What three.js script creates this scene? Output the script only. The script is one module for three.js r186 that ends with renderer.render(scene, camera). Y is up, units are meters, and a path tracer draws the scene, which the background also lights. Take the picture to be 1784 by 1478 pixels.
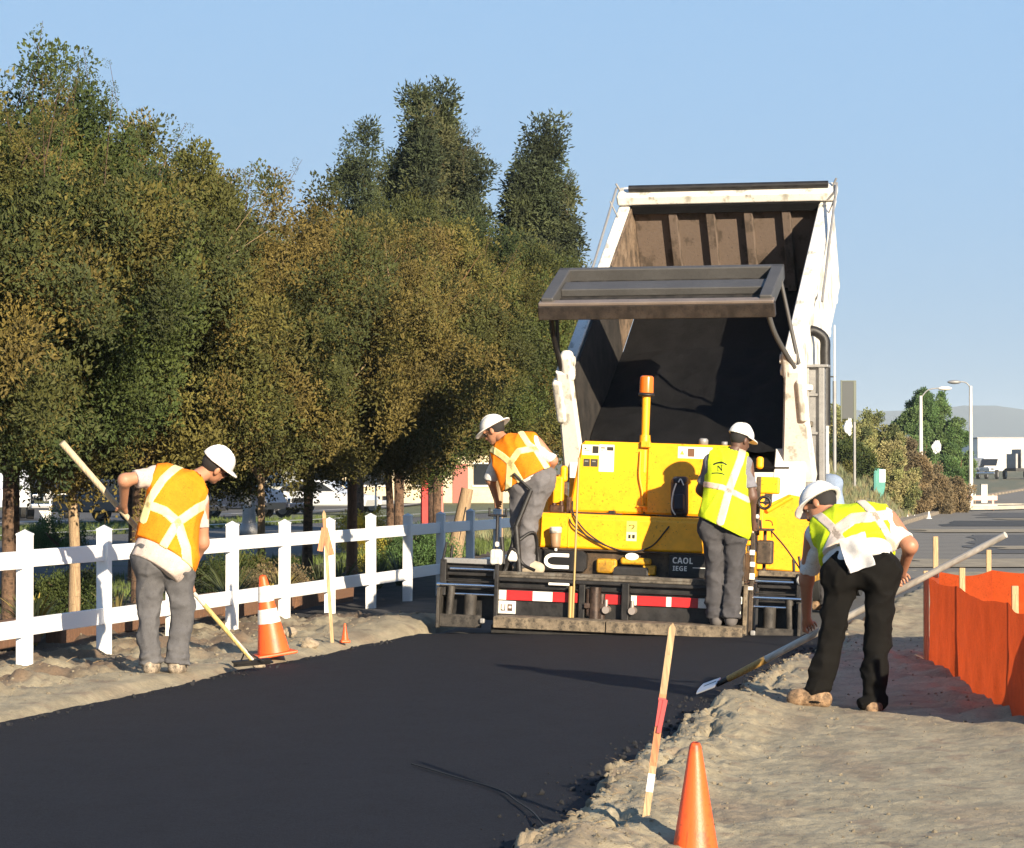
import * as THREE from 'three';
import { mergeGeometries, mergeVertices } from 'three/addons/utils/BufferGeometryUtils.js';
import { RoundedBoxGeometry } from 'three/addons/geometries/RoundedBoxGeometry.js';
import { ImprovedNoise } from 'three/addons/math/ImprovedNoise.js';
import { DecalGeometry } from 'three/addons/geometries/DecalGeometry.js';

// ---------------------------------------------------------------- camera, sky, sun, exposure
const clamp = (x, a, b) => Math.min(b, Math.max(a, x));
const sstep = (a, b, x) => { const t = clamp((x - a) / (b - a), 0, 1); return t * t * (3 - 2 * t); };
const scene = new THREE.Scene();
const camera = new THREE.PerspectiveCamera(16.82, 1024 / 848, 0.5, 9000);
camera.position.set(0, 1.42, 0);
camera.rotation.x = Math.atan(99 / 5000);
const renderer = new THREE.WebGLRenderer();
renderer.toneMapping = THREE.LinearToneMapping;
renderer.toneMappingExposure = 2.8;
renderer.shadowMap.enabled = true;
const SUN_AZ = 26 * Math.PI / 180, SUN_EL = 17 * Math.PI / 180;          // behind the camera, to the right
const sunDir = new THREE.Vector3(Math.sin(SUN_AZ) * Math.cos(SUN_EL), Math.sin(SUN_EL), Math.cos(SUN_AZ) * Math.cos(SUN_EL));
const sun = new THREE.DirectionalLight(new THREE.Color().setRGB(1, 0.86, 0.66), 4.6);
sun.position.copy(sunDir).multiplyScalar(120).add(new THREE.Vector3(0, 0, -30));
sun.target.position.set(0, 0, -30);
sun.castShadow = true; sun.shadow.radius = 1; sun.shadow.mapSize.set(4096, 4096);
Object.assign(sun.shadow.camera, { left: -60, right: 60, top: 60, bottom: -60, near: 1, far: 400 });
scene.add(sun, sun.target);
{
  const w = 512, h = 256, data = new Float32Array(w * h * 4);
  const hz = [0.150, 0.188, 0.208], md = [0.118, 0.202, 0.315], zn = [0.055, 0.108, 0.215];
  for (let j = 0; j < h; j++) for (let i = 0; i < w; i++) {
    const el = ((j + 0.5) / h - 0.5) * Math.PI, e = Math.max(0, Math.sin(el)), k = (j * w + i) * 4;
    const a = 1 - Math.exp(-e * 15), b = sstep(0.1, 0.8, e);
    for (let c = 0; c < 3; c++) data[k + c] = (hz[c] * (1 - a) + md[c] * a) * (1 - b) + zn[c] * b;
    if (el < 0) { data[k] = hz[0]; data[k + 1] = hz[1]; data[k + 2] = hz[2]; }
    data[k + 3] = 1;
  }
  const sky = new THREE.DataTexture(data, w, h, THREE.RGBAFormat, THREE.FloatType);
  sky.mapping = THREE.EquirectangularReflectionMapping; sky.magFilter = sky.minFilter = THREE.LinearFilter; sky.needsUpdate = true;
  scene.background = sky; scene.environment = sky;
}

// ---------------------------------------------------------------- helpers
const V = (x, y, z) => new THREE.Vector3(x, y, z);
const lerp = (a, b, t) => a + (b - a) * t;
function rng(s) { return () => { s = (s + 0x6d2b79f5) | 0; let t = Math.imul(s ^ (s >>> 15), 1 | s); t = (t + Math.imul(t ^ (t >>> 7), 61 | t)) ^ t; return ((t ^ (t >>> 14)) >>> 0) / 4294967296; }; }
const pn = new ImprovedNoise(), noise = (x, y, z = 0) => pn.noise(x + 57.3, y + 31.7, z + 11.1);
const fbm = (x, y, z = 0, n = 4) => { let s = 0, a = 1; for (let i = 0; i < n; i++) { s += a * noise(x, y, z); a *= 0.5; x *= 2.03; y *= 2.03; z *= 2.03; } return s; };
const used = {};
function numbered(name) { const n = used[name] = (used[name] ?? -1) + 1; return n ? name + '_' + String(n).padStart(3, '0') : name; }
const shade = (o) => { o.castShadow = o.receiveShadow = true; return o; };
function tag(o, label, category, group) { Object.assign(o.userData, { label, category }); if (group) o.userData.group = group; return o; }
function thing(name, label, category, [x, y, z] = [0, 0, 0], turn = 0, group) {
  const o = new THREE.Group(); o.name = numbered(name); o.position.set(x, y, z); o.rotation.order = 'YXZ'; o.rotation.y = turn; scene.add(o);
  return tag(o, label, category, group);
}
function metreUV(g) {      // box-projected uv in metres
  const p = g.attributes.position, n = g.attributes.normal, uv = new Float32Array(p.count * 2);
  for (let i = 0; i < p.count; i++) {
    const ax = Math.abs(n.getX(i)), ay = Math.abs(n.getY(i)), az = Math.abs(n.getZ(i));
    if (ax >= ay && ax >= az) { uv[2 * i] = p.getZ(i); uv[2 * i + 1] = p.getY(i); } else if (ay >= az) { uv[2 * i] = p.getX(i); uv[2 * i + 1] = p.getZ(i); } else { uv[2 * i] = p.getX(i); uv[2 * i + 1] = p.getY(i); }
  }
  g.setAttribute('uv', new THREE.BufferAttribute(uv, 2)); return g;
}
function join(list) {
  list = [list].flat(9).map((g) => { const h = g.index ? g.toNonIndexed() : g.clone(); for (const k of Object.keys(h.attributes)) if (!['position', 'normal', 'uv'].includes(k)) h.deleteAttribute(k); if (!h.attributes.normal) h.computeVertexNormals(); h.morphAttributes = {}; return metreUV(h); });
  return list.length > 1 ? mergeGeometries(list) : list[0];
}
function obj(name, geos, mat, parent = scene, label) {
  const m = shade(new THREE.Mesh(Array.isArray(geos) ? join(geos) : geos, mat)); m.name = parent === scene ? numbered(name) : name; parent.add(m);
  if (label) m.userData.label = label; return m;
}
function struct(name, geo, mat) { const m = obj(name, geo, mat); m.userData.kind = 'structure'; return m; }
const xf = (g, x = 0, y = 0, z = 0, rx = 0, ry = 0, rz = 0) => g.applyMatrix4(new THREE.Matrix4().compose(V(x, y, z), new THREE.Quaternion().setFromEuler(new THREE.Euler(rx, ry, rz, 'YXZ')), V(1, 1, 1)));
const box = (w, h, d, x, y, z, rx, ry, rz) => xf(new THREE.BoxGeometry(w, h, d), x, y, z, rx, ry, rz);
const rbox = (w, h, d, x, y, z, r = 0.01, rx, ry, rz) => xf(new RoundedBoxGeometry(w, h, d, 2, Math.min(r, w / 2.1, h / 2.1, d / 2.1)), x, y, z, rx, ry, rz);
// box given by its extents: x0..x1, y0..y1 and f0..f1 forward (away from the photographer, -z)
const ebox = (x0, x1, y0, y1, f0, f1, r = 0.008) => rbox(x1 - x0, y1 - y0, f1 - f0, (x0 + x1) / 2, (y0 + y1) / 2, -(f0 + f1) / 2, r);
function rod(a, b, r0, r1 = r0, seg = 10) {
  const d = b.clone().sub(a), g = new THREE.CylinderGeometry(r1, r0, d.length(), seg);
  g.applyQuaternion(new THREE.Quaternion().setFromUnitVectors(V(0, 1, 0), d.clone().normalize())); return g.translate((a.x + b.x) / 2, (a.y + b.y) / 2, (a.z + b.z) / 2);
}
const tube = (pts, r, n = 24, seg = 7) => new THREE.TubeGeometry(new THREE.CatmullRomCurve3(pts), n, r, seg);
function slab(pts, depth, bevel = 0.006) {      // polygon in x,y extruded forward (-z)
  const s = new THREE.Shape(pts.map(([x, y]) => new THREE.Vector2(x, y)));
  return new THREE.ExtrudeGeometry(s, { depth: depth - 2 * bevel, bevelEnabled: bevel > 0, bevelSize: bevel, bevelThickness: bevel, bevelSegments: 1, bevelOffset: -bevel }).translate(0, 0, -depth + bevel);
}
const lathe = (pts, seg = 24) => new THREE.LatheGeometry(pts.map(([r, y]) => new THREE.Vector2(r, y)), seg);
const F = (x, y, f) => V(x, y, -f);

// ---------------------------------------------------------------- textures and materials
function tnoise(seed, per) {   // tileable value noise
  const r = rng(seed), t = Float32Array.from({ length: per * per }, r);
  return (u, v) => { const x = u * per, y = v * per, i = Math.floor(x), j = Math.floor(y); let a = x - i, b = y - j; a = a * a * (3 - 2 * a); b = b * b * (3 - 2 * b);
    const g = (p, q) => t[(((q % per) + per) % per) * per + (((p % per) + per) % per)];
    return lerp(lerp(g(i, j), g(i + 1, j), a), lerp(g(i, j + 1), g(i + 1, j + 1), a), b); };
}
function tex(size, fn, srgb) {
  const d = new Uint8Array(size * size * 4);
  for (let j = 0; j < size; j++) for (let i = 0; i < size; i++) { const c = fn(i / size, j / size), k = (j * size + i) * 4; if (typeof c === 'number') d[k] = d[k + 1] = d[k + 2] = clamp(c, 0, 1) * 255; else for (let q = 0; q < 3; q++) d[k + q] = clamp(c[q], 0, 1) * 255; d[k + 3] = 255; }
  const t = new THREE.DataTexture(d, size, size); t.wrapS = t.wrapT = THREE.RepeatWrapping; t.magFilter = THREE.LinearFilter; t.minFilter = THREE.LinearMipmapLinearFilter; t.generateMipmaps = true; if (srgb) t.colorSpace = THREE.SRGBColorSpace; t.needsUpdate = true; return t;
}
const rep = (t, mx, my = mx) => { const c = t.clone(); c.repeat.set(1 / mx, 1 / my); c.needsUpdate = true; return c; };
const n4 = tnoise(1, 4), n8 = tnoise(2, 8), n16 = tnoise(3, 16), n32 = tnoise(4, 32), n64 = tnoise(5, 64), n128 = tnoise(6, 128), n256 = tnoise(7, 256);
const tGrain = tex(512, (u, v) => 0.2 * n16(u, v) + 0.2 * n32(u, v) + 0.25 * n64(u, v) + 0.2 * n128(u, v) + 0.15 * n256(u, v));
const tAgg = tex(512, (u, v) => 0.25 * n64(u, v) + 0.4 * n128(u, v) + 0.35 * n256(u, v));
const tDirtC = tex(1024, (u, v) => { const a = 0.3 * n8(u, v) + 0.25 * n16(u, v) + 0.2 * n64(u, v) + 0.25 * n128(u, v), s = n256(u, v) > 0.9 ? 0.18 : n128(u + 0.3, v + 0.1) < 0.07 ? -0.2 : 0, k = 0.66 + 0.36 * a + s; return [k, k * 0.985, k * 0.96]; }, true);
const tGrime = tex(512, (u, v) => { const a = 0.4 * n4(u, v) + 0.3 * n16(u, v) + 0.3 * n64(u, v), s = n128(u, v) > 0.86 && n8(u, v) > 0.45 ? -0.22 : 0; const k = 0.84 + 0.2 * a + s; return [k, k * 0.99, k * 0.97]; }, true);
const tHeavy = tex(512, (u, v) => { const a = 0.45 * n8(u, v) + 0.3 * n16(u, v) + 0.25 * n64(u, v); const k = 0.45 + 0.75 * a - (n32(u, v) > 0.78 ? 0.18 : 0); return [k, k * 0.97, k * 0.93]; }, true);
const tStain = tex(512, (u, v) => { const a = n8(u, v) * 0.5 + n16(u + 0.2, v) * 0.3 + n64(u, v) * 0.2, s = sstep(0.56, 0.74, a) * (0.3 + 0.5 * n32(u * 2, v * 0.5)), f = n128(u, v) > 0.9 && n16(u, v) > 0.5 ? 0.35 : 0, k = 0.96 - 0.38 * s - f * 0.7 + 0.05 * n64(u, v); return [k, k, k * (1 - 0.04 * s)]; }, true);
const tAsph = tex(1024, (u, v) => { const k = 0.56 + 0.14 * n8(u, v) + 0.2 * n64(u, v) + 0.3 * n256(u, v) + 0.1 * n128(u * 2, v * 0.06) + (n256(u + 0.5, v) > 0.93 ? 0.35 : 0); return [k, k, k * 1.01]; }, true);
const tWood = tex(512, (u, v) => { const g = n8(u * 4, v * 0.5) * 0.4 + n64(u * 2, v * 0.12) * 0.4 + n128(u * 2, v * 0.2) * 0.2; const k = 0.62 + 0.45 * g; return [k, k * 0.97, k * 0.92]; }, true);
const tWeave = tex(256, (u, v) => 0.5 + 0.25 * Math.sin(u * 2 * Math.PI * 64) * Math.sin(v * 2 * Math.PI * 64) + 0.25 * (n64(u, v) - 0.5));
const C = (r, g, b) => new THREE.Color().setRGB(r, g, b);
function mat(c, rough = 0.7, metal = 0, { map, m = 1, bump, bm = 1, bs = 0.002, ...rest } = {}) {
  const o = { color: C(...c), roughness: rough, metalness: metal, ...rest };
  if (map) o.map = rep(map, m); if (bump) { o.bumpMap = rep(bump, bm); o.bumpScale = bs; }
  return rest.specularIntensity !== undefined ? new THREE.MeshPhysicalMaterial(o) : new THREE.MeshStandardMaterial(o);
}
const M = {
  yellow: mat([0.95, 0.43, 0.004], 0.42, 0, { map: tGrime, m: 1.6, bump: tGrain, bm: 0.5, bs: 0.0006 }),
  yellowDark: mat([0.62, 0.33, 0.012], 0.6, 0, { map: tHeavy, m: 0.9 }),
  orangeYellow: mat([0.92, 0.40, 0.010], 0.45, 0, { map: tGrime, m: 1.0 }),
  black: mat([0.022, 0.021, 0.022], 0.5, 0.2, { map: tHeavy, m: 0.7, bump: tGrain, bm: 0.3, bs: 0.001 }),
  blackMatt: mat([0.02, 0.019, 0.018], 0.85, 0, { map: tHeavy, m: 0.7, bump: tGrain, bm: 0.3, bs: 0.002 }),
  steel: mat([0.16, 0.145, 0.125], 0.6, 0.5, { map: tHeavy, m: 0.6 }),
  plank: mat([0.20, 0.165, 0.12], 0.75, 0.1, { map: tHeavy, m: 0.5, bump: tGrain, bm: 0.3, bs: 0.002 }),
  chrome: mat([0.75, 0.75, 0.76], 0.18, 1),
  red: mat([0.55, 0.02, 0.022], 0.4, 0, { map: tGrime, m: 0.4 }),
  white: mat([0.78, 0.76, 0.72], 0.5, 0, { map: tGrime, m: 1.2 }),
  cream: mat([0.72, 0.68, 0.61], 0.55, 0, { map: tStain, m: 1.1, bump: tGrain, bm: 0.6, bs: 0.001 }),
  vinyl: mat([0.83, 0.82, 0.80], 0.4, 0, { bump: tGrain, bm: 1.2, bs: 0.0008 }),
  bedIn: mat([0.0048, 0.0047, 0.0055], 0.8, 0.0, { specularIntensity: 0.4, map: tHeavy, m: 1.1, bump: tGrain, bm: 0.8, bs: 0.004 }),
  bulk: mat([0.135, 0.098, 0.074], 0.75, 0.0, { map: tStain, m: 1.3, bump: tGrain, bm: 0.5, bs: 0.003 }),
  gate: mat([0.078, 0.076, 0.076], 0.55, 0.2, { map: tGrime, m: 0.7, bump: tGrain, bm: 0.4, bs: 0.001 }),
  grey: mat([0.28, 0.28, 0.285], 0.5, 0.3, { map: tGrime, m: 0.6 }),
  rubber: mat([0.018, 0.018, 0.018], 0.9),
  amber: new THREE.MeshPhysicalMaterial({ color: C(0.85, 0.2, 0.01), roughness: 0.25, transmission: 0.35, thickness: 0, clearcoat: 0.6 }),
  coneOrange: mat([0.88, 0.10, 0.014], 0.45, 0, { map: tStain, m: 0.6, bump: tGrain, bm: 0.2, bs: 0.0008 }),
  coneWhite: mat([0.80, 0.79, 0.76], 0.4, 0, { map: tGrime, m: 0.3 }),
  lath: mat([0.56, 0.40, 0.23], 0.8, 0, { map: tWood, m: 0.25 }),
  pole: mat([0.62, 0.53, 0.38], 0.6, 0, { map: tWood, m: 0.3 }),
  poleGrey: mat([0.66, 0.64, 0.61], 0.5, 0, { map: tWood, m: 0.4 }),
  poleTan: mat([0.55, 0.34, 0.10], 0.6, 0, { map: tWood, m: 0.3 }),
  bark: mat([0.16, 0.10, 0.065], 0.95, 0, { map: tHeavy, m: 0.35, bump: tGrain, bm: 0.25, bs: 0.01 }),
  barkPale: mat([0.42, 0.31, 0.20], 0.95, 0, { map: tWood, m: 0.3, bump: tGrain, bm: 0.25, bs: 0.006 }),
  skin: mat([0.36, 0.17, 0.095], 0.55, 0, { bump: tGrain, bm: 0.1, bs: 0.0006 }),
  skinDark: mat([0.10, 0.05, 0.032], 0.55, 0, { bump: tGrain, bm: 0.1, bs: 0.0006 }),
  hair: mat([0.012, 0.010, 0.009], 0.85),
  helmet: mat([0.82, 0.81, 0.79], 0.28, 0, { map: tGrime, m: 0.5 }),
  shirtTan: mat([0.55, 0.47, 0.43], 0.9, 0, { specularIntensity: 0.2, map: tGrime, m: 0.5, bump: tWeave, bm: 0.2, bs: 0.0006 }),
  shirtWhite: mat([0.66, 0.66, 0.66], 0.9, 0, { specularIntensity: 0.2, map: tGrime, m: 0.5, bump: tWeave, bm: 0.2, bs: 0.0006 }),
  shirtGrey: mat([0.20, 0.20, 0.235], 0.9, 0, { specularIntensity: 0.2, map: tGrime, m: 0.5, bump: tWeave, bm: 0.2, bs: 0.0006 }),
  shirtBlue: mat([0.24, 0.31, 0.45], 0.9, 0, { specularIntensity: 0.2, map: tGrime, m: 0.5 }),
  sleeveDark: mat([0.035, 0.032, 0.032], 0.9, 0, { specularIntensity: 0.2, map: tGrime, m: 0.5 }),
  trouserGrey: mat([0.108, 0.107, 0.115], 0.9, 0, { specularIntensity: 0.2, map: tGrime, m: 0.35, bump: tWeave, bm: 0.2, bs: 0.001 }),
  trouserSlate: mat([0.068, 0.067, 0.074], 0.9, 0, { specularIntensity: 0.2, map: tGrime, m: 0.35, bump: tWeave, bm: 0.2, bs: 0.001 }),
  trouserBlack: mat([0.0075, 0.007, 0.0065], 0.9, 0, { specularIntensity: 0.2, map: tGrime, m: 0.35, bump: tWeave, bm: 0.2, bs: 0.001 }),
  vestOrange: mat([0.86, 0.225, 0.012], 0.75, 0, { specularIntensity: 0.2, map: tGrime, m: 0.6, bump: tWeave, bm: 0.2, bs: 0.0006 }),
  vestLime: mat([0.56, 0.70, 0.022], 0.75, 0, { specularIntensity: 0.2, map: tGrime, m: 0.6, bump: tWeave, bm: 0.2, bs: 0.0006 }),
  tapeYellow: mat([0.86, 0.74, 0.34], 0.45, 0, { map: tGrime, m: 0.4 }),
  tapeSilver: mat([0.62, 0.53, 0.46], 0.4, 0, { map: tGrime, m: 0.4 }),
  boot: mat([0.30, 0.20, 0.12], 0.85, 0, { map: tHeavy, m: 0.2 }),
  bootGrey: mat([0.34, 0.29, 0.23], 0.85, 0, { map: tHeavy, m: 0.2 }),
  silt: new THREE.MeshStandardMaterial({ color: C(0.70, 0.085, 0.018), roughness: 0.85, side: THREE.DoubleSide, map: rep(tGrime, 0.8), bumpMap: rep(tWeave, 0.1), bumpScale: 0.001 }),
  glassDark: mat([0.02, 0.022, 0.025], 0.08, 0),
  stone: mat([0.40, 0.33, 0.24], 0.95, 0, { map: tDirtC, m: 0.8, bump: tGrain, bm: 0.3, bs: 0.008 }),
};

// ---------------------------------------------------------------- terrain (x right, d metres away from the photographer)
function pl(list) { return (d) => { if (d <= list[0][0]) return list[0][1]; for (let i = 1; i < list.length; i++) if (d <= list[i][0]) return lerp(list[i - 1][1], list[i][1], (d - list[i - 1][0]) / (list[i][0] - list[i - 1][0])); const a = list[list.length - 2], b = list[list.length - 1]; return b[1] + (b[1] - a[1]) / (b[0] - a[0]) * (d - b[0]); }; }
const matL = pl([[5, -5.3], [16.75, -2.99], [21.4, -2.04], [23.5, -1.56], [26.8, -0.84], [30, -0.3], [40, 1.7]]);
const matR = pl([[5, -1.1], [10.4, 0.02], [11.1, 0.13], [11.7, 0.24], [13.7, 0.50], [14.7, 0.74], [16.2, 0.97], [17.2, 1.15], [19.1, 1.53], [21.1, 1.95], [22.7, 2.4], [26.8, 3.1], [30, 3.8], [40, 5.8]]);
const fenceX = (d) => -7.70 + 0.1934 * d;
const roadL = pl([[20, 4.2], [30, 4.6], [44, 5.9], [60, 7.6], [92, 12.6], [151, 23.6], [200, 37], [260, 60], [400, 120]]);
const roadR = (d) => roadL(d) + 10 + d * 0.03;
const bump2 = (x, d, cx, cd, rx, rd) => Math.exp(-((x - cx) ** 2) / rx ** 2 - ((d - cd) ** 2) / rd ** 2);
function farRise(d) { return d > 125 ? (d - 125) * 0.0125 * sstep(125, 160, d) : 0; }
function hillH(x, d) {
  const q = roadL(d) - 1.0 - x;                                   // metres left of the road's edge
  const along = sstep(62, 84, d) * (1 - sstep(128, 175, d));
  const left = sstep(0, 4, x - Math.min(-7.2 + 0.1934 * d, 3)); return along * left * (3.5 * (1 - Math.exp(-Math.max(0, q) / 3)) * (1 - sstep(15, 30, q)) + 0.14 * fbm(x * 0.6, d * 0.3) * sstep(0, 2, q) * (1 - sstep(15, 30, q)));
}
function edgeWobble(x, d) { return 0.10 * fbm(x * 2.3, d * 1.1, 3, 3) + 0.06 * noise(x * 9, d * 4.5, 8) + 0.03 * noise(x * 24, d * 13, 8); }
function groundH(x, d) {
  let y = farRise(d) + hillH(x, d);
  if (d > 70 || d < 2) return y;
  const L = matL(d), R = matR(d), near = d < 45 ? 1 : 1 - sstep(45, 60, d);
  const wR = edgeWobble(x, d), wL = 0.3 * edgeWobble(x + 40, d) ;
  const inL = x - L + wL, inR = R - x + wR;
  const inside = Math.min(inL, inR), apron = d > 29 && d < 46 && x < L + 0.2 && x > -9;
  if (inside > 0 && d < 45) return y - 0.05 * sstep(0, 0.10, inside) - (d > 26.5 ? 0.02 : 0);
  if (inR < 0) {                                                    // dirt at the right
    const o = -inR, near2 = 1 - sstep(30, 40, d);
    const lip = Math.exp(-((o - 0.22) ** 2) / 0.07) * (0.045 + 0.07 * noise(x * 1.7, d * 0.9, 2)) * (1 - 0.6 * sstep(15.5, 17, d));
    const rough = (fbm(x * 5, d * 3.2, 5, 5) * 0.036 + Math.abs(noise(x * 16, d * 11, 2)) * 0.02) * Math.exp(-o * 1.4);
    const plain = 0.003 * fbm(x * 20, d * 15, 3, 2) + 0.007 * fbm(x * 0.9, d * 0.5, 9, 3) + 0.005 * fbm(x * 6, d * 5, 4, 4) + 0.006 * Math.min(0, noise(x * 3.1, d * 2.3, 14));
    const mound = 0.09 * bump2(x, d, 1.32, 16.9, 0.3, 0.6) + 0.05 * bump2(x, d, 2.35, 20.6, 0.5, 1.4) + 0.03 * bump2(x, d, 1.95, 19.2, 0.3, 0.7);
    const siltBank = 0.06 * Math.exp(-((x - 3.0) ** 2) / 0.15) * (d < 23 ? 1 : 0) * (0.6 + noise(x * 5, d * 3));
    return y + (sstep(0, 0.05, o) * 0.055 - 0.025 * sstep(0.1, 0.6, o) - 0.05 * Math.exp(-((o - 0.2 - 0.08 * noise(d * 1.3, 5)) ** 2) / 0.0012) * sstep(-0.1, 0.3, noise(x * 1.1, d * 0.8, 31)) + lip + rough + plain + mound * sstep(0, 0.15, o) + siltBank) * near2;
  }
  const o = -inL;                                                   // dirt strip at the left
  if (apron) return y - 0.03;
  const fo = fenceX(d) - x;                                         // metres beyond the fence
  const clod = (fbm(x * 3.3, d * 2.2, 7, 4) * 0.07 + Math.abs(noise(x * 9, d * 6, 6)) * 0.05) * sstep(0.3, 0.7, o) * (1 - sstep(1.0, 3, fo));
  const berm = 0.022 * Math.exp(-((o - 0.35) ** 2) / 0.06) * (1 + noise(x * 3, d * 2));
  const tongue = 0.05 * bump2(x, d, matL(d) - 0.25, 27.3, 0.4, 1.6) * (1 + 0.6 * noise(x * 4, d * 3));
  return y + (sstep(0, 0.14, o) * 0.045 + berm + tongue + clod + 0.008 * fbm(x * 18, d * 14, 3, 2) + 0.03 * fbm(x * 0.7, d * 0.4, 1, 2)) * near;
}
const cDirt = [0.385, 0.332, 0.225], cDirtDark = [0.27, 0.20, 0.135], cMulch = [0.115, 0.078, 0.05], cLawn = [0.085, 0.115, 0.032], cHill = [0.155, 0.16, 0.095], cFar = [0.20, 0.19, 0.12], cTop = [0.32, 0.28, 0.22];
const mix3 = (a, b, t) => [lerp(a[0], b[0], t), lerp(a[1], b[1], t), lerp(a[2], b[2], t)];
function groundC(x, d) {
  let c = cDirt;
  const damp = sstep(0.05, 0.55, fbm(x * 0.9, d * 0.55, 20, 4));
  c = mix3(c, cDirtDark, 0.55 * damp); c = mix3(c, cDirtDark, 0.7 * sstep(0.25, 0.6, fbm(x * 5, d * 4, 41, 3)));
  const fo = fenceX(d) - x;
  if (d < 75) {
    const inL = matL(d) - x;
    if (inL > 0.55) c = mix3(c, [0.19, 0.125, 0.075], 0.9 * sstep(-0.2, 0.25, fbm(x * 1.6, d * 1.1, 30, 3)) * sstep(0.5, 0.9, inL));
    c = mix3(c, cMulch, sstep(0.15, 0.7, fo + 0.3 * noise(x * 2, d)));
    if (fo > 3.8) c = mix3(c, cLawn, sstep(3.8, 5, fo));
  } else if (fo > 3 && x < 3) c = mix3(c, cLawn, 0.8 + 0.2 * noise(x * 0.4, d * 0.2));
  if (d > 55) {
    const q = roadL(d) - 0.6 - x, k = sstep(0, 0.8, q + 0.6 * noise(x * 0.7, d * 0.3)) * sstep(58, 78, d);
    c = mix3(c, mix3(cHill, [0.22, 0.19, 0.11], sstep(0, 0.5, fbm(x * 0.5, d * 0.2, 5))), k * sstep(1, 3, x));
    if (q <= 0) c = mix3(c, cTop, 0.6);
  }
  if (d > 260) c = mix3(c, cFar, sstep(260, 500, d));
  return c;
}
function sheet(rows, cols, xOf, hOf, cOf, skip) {                    // rows: distances; xOf(row distance, u)
  const nr = rows.length, nc = cols.length, p = new Float32Array(nr * nc * 3), uv = new Float32Array(nr * nc * 2), col = cOf ? new Float32Array(nr * nc * 3) : null, idx = [];
  rows.forEach((d, i) => cols.forEach((u, j) => { const k = i * nc + j, x = xOf(d, u), y = hOf(x, d); p[3 * k] = x; p[3 * k + 1] = y; p[3 * k + 2] = -d; uv[2 * k] = x; uv[2 * k + 1] = d; if (col) col.set(cOf(x, d), 3 * k); }));
  for (let i = 0; i + 1 < nr; i++) for (let j = 0; j + 1 < nc; j++) { const a = i * nc + j, b = a + 1, c = a + nc, e = c + 1; if (skip && skip(p[3 * a], rows[i])) continue; idx.push(a, b, e, a, e, c); }
  const g = new THREE.BufferGeometry(); g.setAttribute('position', new THREE.BufferAttribute(p, 3)); g.setAttribute('uv', new THREE.BufferAttribute(uv, 2)); if (col) g.setAttribute('color', new THREE.BufferAttribute(col, 3));
  g.setIndex(idx); g.computeVertexNormals(); return g;
}
const span = (a, b, n) => Array.from({ length: n + 1 }, (_, i) => lerp(a, b, i / n));
{
  const rows = [-400, -150, -60, -25, -10, -3, 2, 5, 8];
  for (let py = 716; py >= 40; py -= 1.35) { const d = 7100 / py; if (d > 9.4) rows.push(d); }
  for (let d = rows[rows.length - 1] * 1.05; d < 6000; d *= 1.07) rows.push(d);
  const cols = [-4, -2.5, -1.6, -1, -0.7, -0.5, -0.4, -0.32, -0.27, -0.24, ...span(-0.22, 0.22, 460), 0.24, 0.27, 0.32, 0.4, 0.5, 0.7, 1, 1.6, 2.5, 4];
  const g = sheet(rows, cols, (d, u) => u * Math.max(9, Math.abs(d)), groundH, groundC);
  struct('ground', g, new THREE.MeshStandardMaterial({ vertexColors: true, roughness: 0.95, map: rep(tDirtC, 1.5), bumpMap: rep(tAgg, 0.6), bumpScale: 0.0035 }));
}
const mAsphaltNew = mat([0.0105, 0.0113, 0.0160], 0.85, 0, { specularIntensity: 0.35, map: tAsph, m: 1.7, bump: tAgg, bm: 0.6, bs: 0.007 });
const mAsphaltOld = mat([0.185, 0.168, 0.143], 0.9, 0, { map: tGrime, m: 3.1, bump: tAgg, bm: 0.7, bs: 0.004 });
const mAsphaltMid = mat([0.085, 0.082, 0.08], 0.9, 0, { map: tGrime, m: 2.5, bump: tAgg, bm: 0.7, bs: 0.004 });
struct('asphalt_path', sheet([-8, 0, 4, 7, ...span(9, 26.7, 60)], span(-0.03, 1.03, 40), (d, u) => lerp(matL(Math.max(d, 2)), matR(Math.max(d, 2)), u), (x, d) => 0.004 * fbm(x * 0.6, d * 0.35, 2, 3)), mAsphaltNew);
struct('path_base', sheet(span(26.3, 48, 30), span(-0.02, 1.02, 16), (d, u) => lerp(matL(d), matR(d), u), (x, d) => -0.03 + 0.006 * noise(x, d)), mAsphaltMid);
{ // older dark pavement left of the paver, running under the fence
  const ap = pl([[28.6, -1.1], [29.3, -2.0], [30, -2.6], [33, -6], [40, -7]]);
  struct('pavement_apron', sheet(span(28.6, 44, 40), span(0, 1, 20), (d, u) => lerp(ap(d) + 0.12 * noise(d * 3, 2), matL(d) + 0.03, u), (x, d) => 0.012 + 0.004 * noise(x, d) + 0.02 * fbm(x * 3, d * 2)), mat([0.04, 0.038, 0.04], 0.85, 0, { map: tHeavy, m: 1.5, bump: tAgg, bm: 0.8, bs: 0.006 }));
}
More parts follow.
